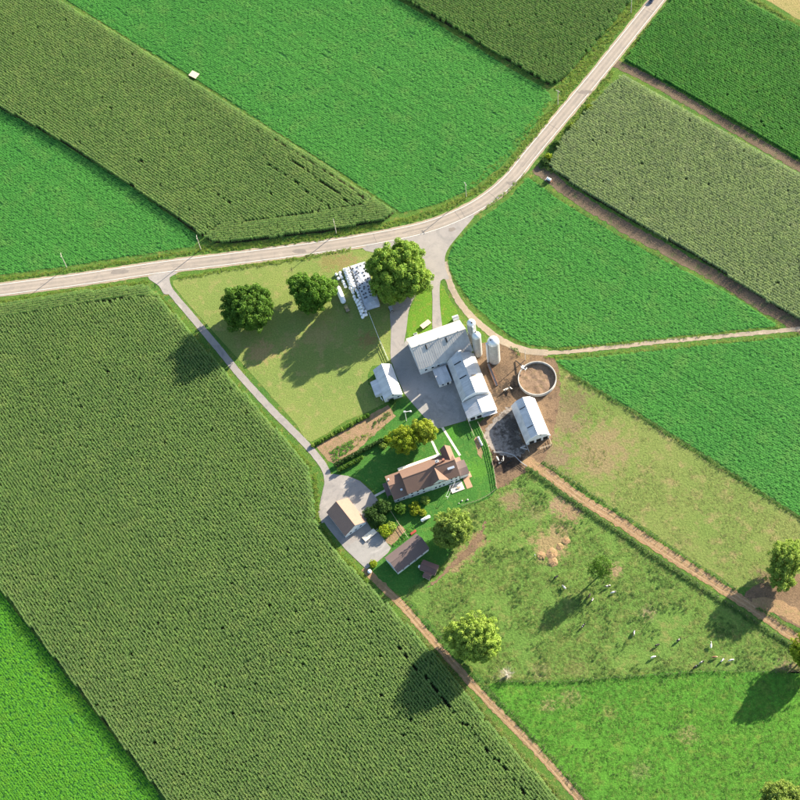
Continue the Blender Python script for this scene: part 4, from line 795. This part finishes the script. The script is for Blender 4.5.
tree('pale green tree standing alone in the lush lower pasture', 781, 803, 7.0, [(0, 0, 0, 7.6, 6.4, 1), (2.5, 1.5, -.5, 5.5, 5.0, .9)], L['lime'], 1.15, .27, 5, 9, .4)
tree('thin open crowned tree in the upper pasture with cows in its shade', 601, 566, 9.0, [(0.8, .4, 0, 3.6, 3.6, .6), (-2.0, -1.2, -1.6, 3.0, 3.0, .55), (1.2, -2.2, -2.4, 2.4, 2.2, .5)], L['green'], 1.05, .24, 2.7, 10, .35, fill=.1)
g = P(508, 675); t = thing('dead_shrub', 'bare grey dead bush at the pasture fence corner', 'bush', g[:2]); mb = MB(); rr = np.random.default_rng(5)
for k in range(26):
    a = rr.uniform(0, 6.28); e = np.array([math.cos(a) * rr.uniform(.6, 2.8), math.sin(a) * rr.uniform(.6, 2.8), rr.uniform(1.6, 4.0)]); m_ = e * .5 + np.array([0, 0, .4]); mb.cyl((0, 0, 0), m_, .09, .05, 5); mb.cyl(m_, e, .05, .015, 5)
    for q in range(5):
        s = m_ + (e - m_) * rr.uniform(.1, .9); mb.cyl(s, s + rr.normal(size=3) * .55 + np.array([0, 0, .3]), .025, .008, 4)
mb.build('branches', M['pole'], t)
def bush(label, u, v, rad, h, mat, seed, group=None, name='shrub', leaf=.2, dens=6.0):
    r = np.random.default_rng(seed); g = P(u, v, h * .5); t = thing(name, label, 'shrub', g[:2], 0, group)
    mb = MB(); [mb.cyl((0, 0, 0), (r.normal() * rad * .4, r.normal() * rad * .4, h * .7), .07, .03, 5) for _ in range(5)]; mb.build('stem', M['bark'], t)
    obj('foliage', crown_mesh('foliage', [((0, 0, h * .52), rad, h * .5, 1.2), ((r.normal() * rad * .5, r.normal() * rad * .5, h * .4), rad * .7, h * .4, 1.2)], mat, max(.35, rad * .32), leaf, dens, r, .2), t); return t
bush('dark evergreen at the corner of the parking yard nearest the garage', 372, 514, 3.0, 4.08, L['shrub'], 31, name='evergreen_bush'); bush('dark evergreen between the parking yard and farmhouse wing', 383, 507, 3.0, 4.42, L['shrub'], 32, name='evergreen_bush'); bush('dark evergreen beside the garden path below the farmhouse', 379, 519, 2.6, 3.4000000000000004, L['shrub'], 33, name='evergreen_bush')
bush('round green shrub below the farmhouse wall beside the evergreens', 400, 509, 2.1, 3.2, L['green'], 34); bush('yellow green shrub below the middle of the farmhouse wall', 415, 507, 2.0, 3.0, L['yellow'], 35); bush('small green shrub below the farmhouse patio end', 425, 500, 1.6, 2.4, L['lime'], 36); bush('reddish shrub beside the white tank on the lawn', 423, 513, 1.4, 2.0, L['russet'], 37)
bush('bright leafy shrub in the vegetable bed by the concrete pad', 385, 531, 2.2, 2.6, L['yellow'], 38); bush('green leafy shrub between garage and machine shed', 391, 527, 1.9, 2.2, L['lime'], 39); bush('low green shrub by the concrete pad corner', 373, 564, 1.5, 1.4, L['yellow'], 40)
bush('yellow shrub at the garden end near the farmhouse tree', 388, 440, 1.5, 1.8, L['yellow'], 41); bush('pale shrub at the end of the grape trellis', 383, 446, 1.4, 1.6, L['lime'], 42); bush('low dark bush beside the shed door', 392, 401.5, 1.0, 1.6, L['shrub'], 43)
for k, (u, v) in enumerate(((549, 157), (558, 144), (590, 108), (545, 162), (572, 126))): bush('low roadside bush on the verge beside the greyish corn', u, v, 1.5 + .3 * (k % 2), 1.8, L['shrub' if k % 2 else 'yellow'], 50 + k, 'bushes on the road verge')
hl = resample(W2([(313, 446), (340, 431), (368, 416)]), 1.5)
for k, q in enumerate(hl):
    r = np.random.default_rng(70 + k); u, v = proj(np.array([q[0], q[1], .5])); bush('small flowering shrub in the row edging lawn and garden', float(u), float(v), .75, r.uniform(.9, 1.4), L['lime' if k % 3 == 0 else 'green'], 70 + k, 'shrub row at the garden', leaf=.15, dens=9)
# grape trellises in the garden
def trellis(label, a, b, seed, mat):
    A, B = P(*a)[:2], P(*b)[:2]; d = B - A; ln = np.linalg.norm(d); t = thing('trellis', label, 'trellis', A, math.atan2(d[1], d[0])); r = np.random.default_rng(seed)
    for x in np.arange(0, ln + .1, 2.2): MB().cyl((x, 0, 0), (x, 0, 1.9), .07, n=6).build('post', M['whitepaint'], t)
    mb = MB(); [mb.bar((0, 0, z), (ln, 0, z), .03) for z in (1.0, 1.7)]; mb.build('wire', M['galv'], t)
    obj('vine', crown_mesh('vine', [((x, 0, 1.25), .75, .6, 1.0) for x in np.arange(.4, ln, .9)], mat, .45, .16, 7, r, .2), t, kind='stuff')
trellis('long grape trellis between garden and house lawn', (335, 466), (383, 441), 1, L['shrub']); trellis('shorter grape trellis beside the parking yard corner', (338, 472), (362, 459), 2, L['green'])
# vegetables and flower beds
def bedplants(name, label, poly, key, step, keep, hs, seed, cat='plants'): return patchy(name, label, W2(poly), key, step, keep, .3, seed, hs, cat)
bedplants('vegetable_rows', 'green vegetable patch in the tan garden soil', [(329, 452), (352, 439), (356, 447), (334, 461)], 'u_veg', .75, .85, (.6, 1.0), 61, 'vegetables')
bedplants('vegetable_rows', 'straggling yellow green plants in the upper garden', [(352, 440), (385, 420), (388, 427), (360, 446)], 'u_verge', .9, .5, (.4, .8), 62, 'vegetables')
bedplants('vegetable_rows', 'dark crop row along the garden edge by the shed', [(370, 425), (390, 411), (392, 414), (373, 428)], 'u_weed', .7, .8, (.4, .8), 63, 'vegetables')
sheet('garden_bed', rough(W2([(384, 541), (400, 524), (406, 530), (392, 546)]), 1, .15, 2), .03, G['garden'])
bedplants('vegetable_rows', 'green rows in the small bed beside the machine shed', [(392, 545), (405, 533), (408, 536), (397, 547)], 'u_veg', .7, .8, (.4, .7), 64, 'vegetables')
bedplants('vegetable_rows', 'green rows behind the machine shed by the red planks', [(404, 530), (413, 524), (416, 530), (409, 536)], 'u_veg', .7, .7, (.4, .7), 65, 'vegetables')
sheet('flower_bed', rough(W2([(474, 440), (477, 436), (483, 452), (482, 459), (479, 456)]), 1, .1, 3), .04, G['garden'])

# ================================================================== farm yard things
def fence(label, pts, sp, h, rails, post, rail, pw=.07, rw=(.03, .03), name='fence', cat='fence'):
    ln = resample(W2(pts), sp); o = ln[0]; t = thing(name, label, cat, o); pm = MB().cyl((0, 0, -.05), (0, 0, h), pw, n=6).mesh('post', M[post])
    for q in ln: obj('post', pm, t, (q[0] - o[0], q[1] - o[1], 0))
    for z in rails:
        mb = MB(); [mb.bar((a[0] - o[0], a[1] - o[1], z), (b[0] - o[0], b[1] - o[1], z), *rw) for a, b in zip(ln[:-1], ln[1:])]; mb.build('rail', M[rail], t)
fence('post and wire fence between cow lane and dry pasture', [(544, 461), (562, 474), (640, 527), (735, 589)], 3.2, 1.35, (.5, .9, 1.25), 'wood', 'wire', .1, (.014, .014))
fence('post and wire fence between cow lane and weedy pasture', [(527, 467), (575, 502), (650, 553), (740, 612), (797, 649)], 3.2, 1.3, (.5, .9, 1.25), 'wood', 'wire', .09, (.014, .014))
fence('wire fence dividing the two cow pastures', [(500, 682.5), (560, 682), (640, 676), (720, 671), (800, 673.5)], 4.5, 1.2, (.6, 1.1), 'wood', 'wire', .08, (.014, .014))
fence('wire fence along the pasture side of the dirt track', [(404, 598), (440, 638), (490, 691), (545, 749), (592, 804)], 4.5, 1.2, (.6, 1.1), 'wood', 'wire', .08, (.014, .014))
fence('cream board fence between house yard and barnyard', [(478, 423), (488, 445), (494, 470), (497, 489)], 2.4, 1.3, (.4, .8, 1.2), 'palewood', 'palewood', .09, (.05, .16))
fence('pale board fence from cattle shed down to the flower bed', [(467.5, 420), (474, 436)], 2.4, 1.3, (.5, 1.1), 'palewood', 'palewood', .09, (.05, .16))
fence('low board fence around the curved yard corner', [(497, 489), (488, 496), (478, 501), (462, 506)], 2.4, 1.1, (.5, 1.0), 'wood', 'wood', .08, (.04, .12))
fence('white rail fence along the drive edge of the lawn', [(369, 313.5), (379, 339), (388.5, 361)], 2.4, 1.2, (.35, .75, 1.15), 'whitepaint', 'whitepaint', .08, (.05, .15))
fence('pale rail fence beside the garden bed below the evergreens', [(391, 512), (400, 526), (408, 538)], 2.2, 1.1, (.5, 1.0), 'palewood', 'palewood', .07, (.04, .14))
fence('curved concrete barnyard rail around the cattle lot', [(494, 453), (504, 453), (514, 456), (521, 463), (527, 467)], 1.8, 1.2, (.5, .85, 1.15), 'galv', 'galv', .07, (.06, .1))
# wrapped bales
bm_ = MB(); bm_.lathe([(.01, -.62), (.45, -.62), (.62, -.5), (.66, 0), (.62, .5), (.45, .62), (.01, .62)], 14); bale = bm_.mesh('bale', M['plastic'], True)
def bales(a, b, n, z=.66, jit=.12, seed=0):
    A, B = P(*a, z), P(*b, z); d = B - A; ang = math.atan2(d[1], d[0]); r = np.random.default_rng(seed)
    for k in range(n):
        p = A + d * (k / max(1, n - 1)); o = obj('wrapped_bale', bale, None, (p[0] + r.normal() * jit, p[1] + r.normal() * jit, z), None, label='white plastic wrapped round bale in the stacked rows beside the large tree', category='bale', group='wrapped bales beside the bunker')
        o.rotation_euler = (math.pi / 2, r.uniform(0, 6), ang + math.pi / 2 + r.normal() * .08); o.rotation_mode = 'XYZ'
bales((344, 270), (362.5, 317), 17, seed=1); bales((348.5, 268.5), (366, 314.5), 16, seed=2); bales((339.5, 272.5), (345.5, 287), 6, seed=3); bales((346, 269.5), (353, 287), 7, 1.82, .1, 4); bales((358, 300), (364, 315), 5, 1.82, .1, 5); bales((336, 275), (338, 279), 2, seed=6)
# bunker
A, B = P(357.5, 264, 0)[:2], P(373, 309, 0)[:2]; d = B - A; ln = np.linalg.norm(d); ang = math.atan2(d[1], d[0]); c = (A + B) / 2
t = thing('bunker_silo', 'long bunker covered in white plastic weighed down with tyres beside the bales', 'bunker silo', c, ang)
for y in (-3.3, 3.3): MB().box((0, y, .75), (ln - 1.5, .25, 1.5)).build('side_wall', M['tankwall'], t)
v = []; f = []; NX, NY = 40, 16; rr = np.random.default_rng(3)
def bh(x, y):
    e = min(1, max(0, (ln / 2 - abs(x)) / 2.6)); return (.25 + 1.75 * (e ** .6)) * (1 - .16 * (y / 3.0) ** 2) + .05 * math.sin(x * 2.1 + y) + .04 * math.sin(y * 3 - x)
for i in range(NX + 1):
    for j in range(NY + 1):
        x = -ln / 2 + ln * i / NX; y = -3.1 + 6.2 * j / NY; v.append((x, y, bh(x, y) + rr.normal() * .02))
f = [(i * (NY + 1) + j, (i + 1) * (NY + 1) + j, (i + 1) * (NY + 1) + j + 1, i * (NY + 1) + j + 1) for i in range(NX) for j in range(NY)]
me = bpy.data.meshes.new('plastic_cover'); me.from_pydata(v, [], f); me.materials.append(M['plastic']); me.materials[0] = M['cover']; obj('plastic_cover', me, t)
tm = MB(); nR, nr = 14, 7
tm.v = [((.3 + .11 * math.cos(2 * math.pi * j / nr)) * math.cos(2 * math.pi * i / nR), (.3 + .11 * math.cos(2 * math.pi * j / nr)) * math.sin(2 * math.pi * i / nR), .11 * math.sin(2 * math.pi * j / nr)) for i in range(nR) for j in range(nr)]
tm.f = [(i * nr + j, ((i + 1) % nR) * nr + j, ((i + 1) % nR) * nr + (j + 1) % nr, i * nr + (j + 1) % nr) for i in range(nR) for j in range(nr)]; tyre = tm.mesh('tyre', M['tyre'], True)
for x in np.arange(-ln / 2 + 2.5, ln / 2 - 4.5, 1.8):
    for y in (-2.3, -.8, .8, 2.3):
        if rr.random() < .12: continue
        xx, yy = x + rr.normal() * .25, y + rr.normal() * .22; obj('tyre', tyre, None, (c[0] + xx * math.cos(ang) - yy * math.sin(ang), c[1] + xx * math.sin(ang) + yy * math.cos(ang), bh(xx, yy) + .1), rr.uniform(0, 6), label='old black tyre lying on the white plastic bunker cover', category='tyre', group='tyres on the bunker cover')
# silage bag and things nearby
A, B = P(337.5, 287.5, .8)[:2], P(344, 303, .8)[:2]; d = B - A; t = thing('silage_bag', 'rounded white silage bag lying apart on the lawn beside the bales', 'silage bag', A, math.atan2(d[1], d[0])); ln = np.linalg.norm(d); mb = MB(); n = 18; pr = [(-.6, .25), (-.3, .8), (.2, 1.1), (1, 1.22), (ln - .8, 1.18), (ln - .1, .9), (ln + .1, .45)]
vs = [(x, r * math.cos(2 * math.pi * i / n), .95 + r * .88 * math.sin(2 * math.pi * i / n)) for x, r in pr for i in range(n)]; mb.add(vs, [(k * n + i, k * n + (i + 1) % n, (k + 1) * n + (i + 1) % n, (k + 1) * n + i) for k in range(len(pr) - 1) for i in range(n)] + [tuple(range(n)), tuple(range((len(pr) - 1) * n, len(pr) * n))]); mb.build('bag', M['plastic'], t, True); MB().lathe([(1.23, -.1), (1.27, 0), (1.23, .1)], 18).build('strap', M['trim'], t)
t.children[1].rotation_euler = (0, math.pi / 2, 0); t.children[1].location = (2.2, 0, .95); t.children[1].scale = (.88, 1, 1)
def wagon(label, u, v, ang, Lg, Wd, deck, load=None, name='farm_wagon', h=.95, stake=True):
    g = P(u, v, h); t = thing(name, label, 'wagon', g[:2], ang); n = max(4, int(Wd / .3))
    for k in range(n): MB().box((0, -Wd / 2 + Wd * (k + .5) / n, h), (Lg, Wd / n - .025, .07)).build('plank', M[deck], t)
    MB().box((0, 0, h - .14), (Lg * .9, .2, .2)).box((Lg * .33, 0, h - .28), (.15, Wd * .85, .15)).box((-Lg * .33, 0, h - .28), (.15, Wd * .85, .15)).build('frame', M['rust'], t)
    for x in (-Lg * .33, Lg * .33):
        for y in (-Wd * .42, Wd * .42):
            wv = MB().cyl((x, y - .1, .36), (x, y + .1, .36), .36, n=16).build('wheel', M['tyre'], t); MB().cyl((x, y - .12, .36), (x, y + .12, .36), .17, n=10).build('rim', M['red'], wv)
    MB().bar((Lg * .33, 0, .5), (Lg / 2 + 1.6, 0, .45), .1).build('tongue', M['rust'], t)
    if stake:
        mb = MB(); [mb.box((-Lg / 2 + .06, y, h + .7), (.08, .08, 1.4)) for y in (-Wd / 2 + .1, 0, Wd / 2 - .1)]; [mb.box((-Lg / 2 + .06, 0, h + z), (.06, Wd, .12)) for z in (.5, .95, 1.35)]; mb.build('end_rack', M['wood'], t)
    return t
wagon('flat wooden hay wagon parked on the grass island beside the large barn', 425.6, 324, R_(39), 4.6, 2.3, 'palewood', stake=False)
wagon('pale decked wagon standing at the corn strip edge in the wide green field', 194, 74.5, R_(-33), 4.2, 3.2, 'palewood', stake=False)
wagon('small weathered cart with hay behind the silage bag', 347, 309, R_(-66), 2.6, 1.5, 'wood', h=.8)
g = P(346.3, 307.5, 1.1); t = thing('hay_bale', 'loose tan hay heap on the small weathered cart', 'hay', (g[0], g[1], .86), .4); MB().box((0, 0, .3), (1.2, .9, .6)).build('bale', M['hay'], t)
# grey covered carriage
g = P(391, 309, 1.2); t = thing('covered_carriage', 'grey covered carriage standing at the drive under the largest tree', 'carriage', g[:2], R_(-70))
MB().prism([(-.7, .75), (.7, .75), (.75, 1.9), (.6, 2.05), (-.6, 2.05), (-.75, 1.9)], -1.1, 1.1).build('body', M['grey'], t); win(t, 'y', .2, -.73, 1.55, .7, .5, 'black'); win(t, 'x', 0, 1.1, 1.55, 1.0, .5, 'black')
for x, r_ in ((-.7, .6), (.9, .5)):
    for y in (-.82, .82): MB().lathe([(r_, -.03), (r_ - .07, -.03), (r_ - .07, .03), (r_, .03), (r_, -.03)], 18).bar((-r_, 0, 0), (r_, 0, 0), .04).bar((0, -r_, 0), (0, r_, 0), .04).build('wheel', M['black'], t).matrix_local = Matrix.Translation((x, y, r_)) @ Matrix.Rotation(math.pi / 2, 4, 'X')
[MB().bar((1.1, y, .8), (3.0, y * .8, .85), .06).build('shaft', M['wood'], t) for y in (-.5, .5)]
# pale implement on the bare strip
g = P(549, 179.5, .9); t = thing('sprayer_cart', 'pale blue grey sprayer cart parked on the bare strip by the road', 'cart', g[:2], R_(-32)); MB().cyl((-.9, 0, 1.1), (.9, 0, 1.1), .62, n=16).build('tank', M['skyl'], t, True); MB().box((0, 0, .45), (2.6, 1.0, .14)).build('frame', M['rust'], t); MB().bar((1.3, 0, .45), (2.8, 0, .4), .1).build('hitch', M['rust'], t); MB().box((-1.3, 0, .8), (.2, 2.6, .12)).build('boom', M['galv'], t)
for y in (-.65, .65): MB().cyl((0, y - .1, .36), (0, y + .1, .36), .36, n=14).build('wheel', M['tyre'], t)
# car on the road
g = P(652.5, -.5, .5); t = thing('parked_car', 'dark blue grey car on the road at the grass bank', 'car', g[:2], math.atan2(*(P(657, 0) - P(602, 68.5))[[1, 0]]))
for nm, pr, yw, mt in (('body', [(-2.2, .35), (-2.25, .75), (-2.1, .95), (-1.1, 1.0), (1.0, .98), (2.0, .85), (2.2, .6), (2.2, .35)], .88, 'carpaint'), ('cabin', [(-1.75, .98), (-1.2, 1.42), (.25, 1.45), (1.05, .97)], .74, 'glass'), ('roof_panel', [(-1.2, 1.43), (-1.1, 1.48), (.15, 1.5), (.28, 1.45)], .7, 'carpaint')):
    m = MB(); n = len(pr); m.add([(x, -yw, z) for x, z in pr] + [(x, yw, z) for x, z in pr], [(i, (i + 1) % n, n + (i + 1) % n, n + i) for i in range(n)] + [tuple(range(n)), tuple(range(2 * n - 1, n - 1, -1))]); o = m.build(nm, M[mt], t); bv = o.modifiers.new('bevel', 'BEVEL'); bv.width = .08; bv.segments = 2
for x in (-1.35, 1.35):
    for y in (-.82, .82): wv = MB().cyl((x, y - .1, .32), (x, y + .1, .32), .32, n=18).build('wheel', M['tyre'], t); MB().cyl((x, y - .11, .32), (x, y + .11, .32), .18, n=12).build('rim', M['galv'], wv)
for y in (-.6, .6): MB().box((2.2, y, .68), (.08, .35, .14)).build('headlight', M['lamp'], t); MB().box((-2.24, y, .78), (.06, .35, .14)).build('tail_light', M['red'], t)
# house yard bits
g = P(425.5, 518.5, 1.0); t = thing('fuel_tank', 'white horizontal fuel tank on legs beside the pale round tree', 'tank', g[:2], R_(28)); MB().lathe([(.01, -2.1), (.45, -2.05), (.65, -1.8), (.65, 1.8), (.45, 2.05), (.01, 2.1)], 18).build('shell', M['whitepaint'], t, True).matrix_local = Matrix.Translation((0, 0, 1.05)) @ Matrix.Rotation(math.pi / 2, 4, 'Y'); [MB().box((x, 0, .25), (.2, 1.0, .6)).build('cradle', M['concrete'], t) for x in (-1.3, 1.3)]; MB().cyl((0, 0, 1.65), (0, 0, 1.85), .18).build('filler_cap', M['galv'], t)
g = P(480, 441, .6); t = thing('white_bench', 'long white bench in the flower bed beside the board fence', 'bench', g[:2], R_(-68)); [MB().box((0, y, .5), (4.4, .2, .06)).build('slat', M['whitepaint'], t) for y in (-.25, 0, .25)]; [MB().box((x, 0, .24), (.12, .6, .47)).build('leg', M['whitepaint'], t) for x in (-2, 0, 2)]; MB().box((0, .38, .85), (4.4, .06, .4)).build('backrest', M['whitepaint'], t)
g = P(413, 532.5, .4); t = thing('red_planks', 'small stack of red planks behind the machine shed', 'planks', g[:2], R_(38)); [MB().box((.05 * k, (k % 2) * .5 - .25, .1 + .14 * (k // 2)), (2.6, .46, .12)).build('plank', M['red'], t) for k in range(6)]
g = P(369.5, 535, .7); t = thing('cream_trailer', 'long cream flat trailer on the concrete pad below the garage', 'trailer', g[:2], R_(40)); [MB().box((0, -1.0 + .4 * k, .7), (6.0, .37, .08)).build('plank', M['cream'], t) for k in range(6)]; MB().box((0, 0, .55), (5.4, 1.2, .16)).build('frame', M['galv'], t); [MB().cyl((x, y - .1, .33), (x, y + .1, .33), .33, n=14).build('wheel', M['tyre'], t) for x in (-.5, .4) for y in (-1.0, 1.0)]; MB().bar((3.0, 0, .5), (4.2, 0, .45), .12).build('hitch', M['galv'], t)
g = P(369.5, 571.5, .6); t = thing('water_barrel', 'pale round water barrel beside the end of the concrete pad', 'barrel', g[:2]); MB().lathe([(.01, 0), (.75, 0), (.82, .5), (.75, 1.1), (.01, 1.15)], 16).build('barrel', M['whitepaint'], t, True); MB().lathe([(.83, .48), (.86, .5), (.83, .52)], 16).build('hoop', M['galv'], t)
g0, g1 = P(447.5, 499, 0), P(454, 484, 0); t = thing('clothesline', 'pale clothesline pole pair stretching from patio to yard', 'clothesline', g0[:2], math.atan2(*(g1 - g0)[[1, 0]])); ln = np.linalg.norm(g1 - g0); [MB().cyl((x, 0, 0), (x, 0, 2.4), .08, n=6).build('post', M['whitepaint'], t) for x in (0, ln)]; [MB().bar((x, -.6, 2.3), (x, .6, 2.3), .1).build('crossarm', M['whitepaint'], t) for x in (0, ln)]; [MB().bar((0, y, 2.3), (ln, y, 2.3), .05).build('line', M['whitepaint'], t) for y in (-.5, .5)]
for k, (u, v, r_) in enumerate(((462, 501, .35), (467.5, 500, .4), (459, 503.5, .25))): g = P(u, v); t = thing('boulder', 'pale boulder lying at the curved yard fence', 'boulder', g[:2], k, 'boulders at the yard fence'); rr = np.random.default_rng(k); bm = bmesh.new(); bmesh.ops.create_icosphere(bm, subdivisions=2, radius=r_); [setattr(q, 'co', q.co * rr.uniform(.8, 1.15)) for q in bm.verts]; me = bpy.data.meshes.new('rock'); bm.to_mesh(me); bm.free(); me.materials.append(M['tankwall']); obj('rock', me, t, (0, 0, r_ * .5))
# earth heaps in the pasture
for k, (u, v, r_) in enumerate(((541, 556, 2.0), (552, 553.5, 2.4), (553, 562, 2.2), (566, 541, 1.8), (560, 547, 1.6))):
    g = P(u, v); rr = np.random.default_rng(90 + k); mb = MB(); n = 18; prf = [(1, 0), (.85, .28), (.6, .52), (.3, .66), (.04, .7)]
    mb.v = [(r_ * a * (1 + rr.normal() * .16) * math.cos(2 * math.pi * i / n), r_ * a * (1 + rr.normal() * .16) * math.sin(2 * math.pi * i / n), b * r_ * .24 * (1 + rr.normal() * .22) - .03) for a, b in prf for i in range(n)]; mb.f = [(q * n + i, q * n + (i + 1) % n, (q + 1) * n + (i + 1) % n, (q + 1) * n + i) for q in range(4) for i in range(n)] + [tuple(range(4 * n, 5 * n))]
    o = mb.build('earth_heap', G['lane'], None, True, label='bare tan earth heap among the weeds of the upper pasture', category='heap', group='earth heaps in the pasture'); o.location = (g[0], g[1], 0)
g = P(535, 556); t = thing('marker_post', 'short white post beside the tan earth heaps', 'post', g[:2]); MB().cyl((0, 0, 0), (0, 0, 1.6), .12, n=8).build('post', M['whitepaint'], t); MB().lathe([(.14, 1.6), (.1, 1.68), (.01, 1.7)], 8).build('cap', M['whitepaint'], t)

# ---- cows
def cow_mesh(graze):
    J = [(-.8, 0, 1.15, .34), (-.1, 0, 1.06, .43), (.6, 0, 1.1, .37)] + ([(.98, 0, .95, .19), (1.22, 0, .6, .15), (1.4, 0, .22, .09)] if graze else [(1.0, 0, 1.32, .2), (1.28, 0, 1.5, .16), (1.62, 0, 1.34, .09)])
    E = [(0, 1), (1, 2), (2, 3), (3, 4), (4, 5)]
    for s in (-1, 1):
        b = len(J); J += [(-.78, s * .24, .82, .16), (-.9, s * .24, .45, .08), (-.82, s * .24, .03, .07)]; E += [(0, b), (b, b + 1), (b + 1, b + 2)]
        b = len(J); J += [(.56, s * .22, .78, .13), (.6, s * .22, .42, .075), (.57, s * .22, .03, .07)]; E += [(2, b), (b, b + 1), (b + 1, b + 2)]
        b = len(J); q = J[4]; J += [(q[0] - .06, s * .27, q[2] + .1, .04)]; E += [(4, b)]
    b = len(J); J += [(-1.14, 0, 1.2, .05), (-1.2, 0, .6, .035)]; E += [(0, b), (b, b + 1)]
    me = bpy.data.meshes.new('cow_skin'); me.from_pydata([q[:3] for q in J], E, []); o = bpy.data.objects.new('cow_skin', me); COL.objects.link(o); md = o.modifiers.new('s', 'SKIN'); o.modifiers.new('d', 'SUBSURF').levels = 1
    for i, q in enumerate(J): me.skin_vertices[0].data[i].radius = (q[3], q[3]); me.skin_vertices[0].data[i].use_root = i == 0
    bpy.context.view_layer.update(); dg = bpy.context.evaluated_depsgraph_get(); r = bpy.data.meshes.new_from_object(o.evaluated_get(dg)); r.name = 'cow'; bpy.data.objects.remove(o); r.materials.clear(); r.polygons.foreach_set('use_smooth', [True] * len(r.polygons)); return r
CM = {}
for gz in (0, 1):
    base = cow_mesh(gz)
    for k in ('white', 'pied', 'black', 'brown'): m_ = base.copy(); m_.materials.append(M['cow_' + k]); CM[gz, k] = m_
for u, v, gz, k, a, lb in ((556, 577, 1, 'black', .6, 'black cow grazing just below the tan earth heaps'), (564, 587, 0, 'white', 2.2, 'pale cow at the upper end of the thin tree shadow'), (589.5, 595.5, 0, 'black', 1.2, 'black cow standing at the edge of the thin tree shadow'), (592, 600, 1, 'pied', 1.0, 'black and white cow grazing at the edge of the thin tree shadow'),
      (608, 586, 0, 'pied', .3, 'black and white cow right beside the thin tree'), (613.5, 592, 1, 'white', .3, 'white cow grazing beside the black and white cow near the thin tree'), (583, 626, 0, 'black', .8, 'black cow alone in the open grass below the thin tree shadow'), (634, 632.5, 1, 'pied', 1.4, 'black and white cow alone in the middle of the upper pasture'),
      (657, 645, 1, 'black', .4, 'black cow above the white cow near the dividing fence'), (653, 657, 1, 'white', .3, 'white cow alone close to the dividing fence'), (678.5, 640, 1, 'black', .5, 'black cow between the lone cow and the herd near the lane tree shadow'), (695, 667, 0, 'black', .6, 'black cow of the herd standing at the dividing fence'),
      (702, 662, 1, 'pied', .5, 'black and white cow of the herd behind the black one at the fence'), (711, 645.5, 0, 'white', 1.5, 'white cow just below the lane tree shadow'), (714.5, 657, 1, 'brown', .1, 'brown cow in the middle of the herd'), (722.5, 660, 1, 'pied', .8, 'black and white cow of the herd next to the biggest white one'), (731.5, 660, 1, 'white', .2, 'white cow at the outer end of the herd'),
      (506, 389.5, 0, 'white', .5, 'white cow standing in the dark mud below the feed bunk'), (510, 388, 0, 'pied', 2.4, 'black and white cow in the dark mud below the feed bunk'), (497.5, 458.5, 0, 'white', 2.0, 'white cow inside the yard fence corner below the cattle lot'), (500.5, 462, 0, 'pied', .7, 'black and white cow in the shaded mud below the curved rail'), (503, 459, 0, 'pied', 1.5, 'black and white cow close to the curved rail'), (509, 462, 0, 'black', .4, 'black cow in the shaded mud below the curved rail')):
    g = P(u, v, .8); o = obj('cow', CM[gz, k], None, (g[0], g[1], .02), a + (math.pi if (u * 7) % 2 < 1 else 0), label=lb, category='cow', group='dairy cows'); o.scale = (.92,) * 3
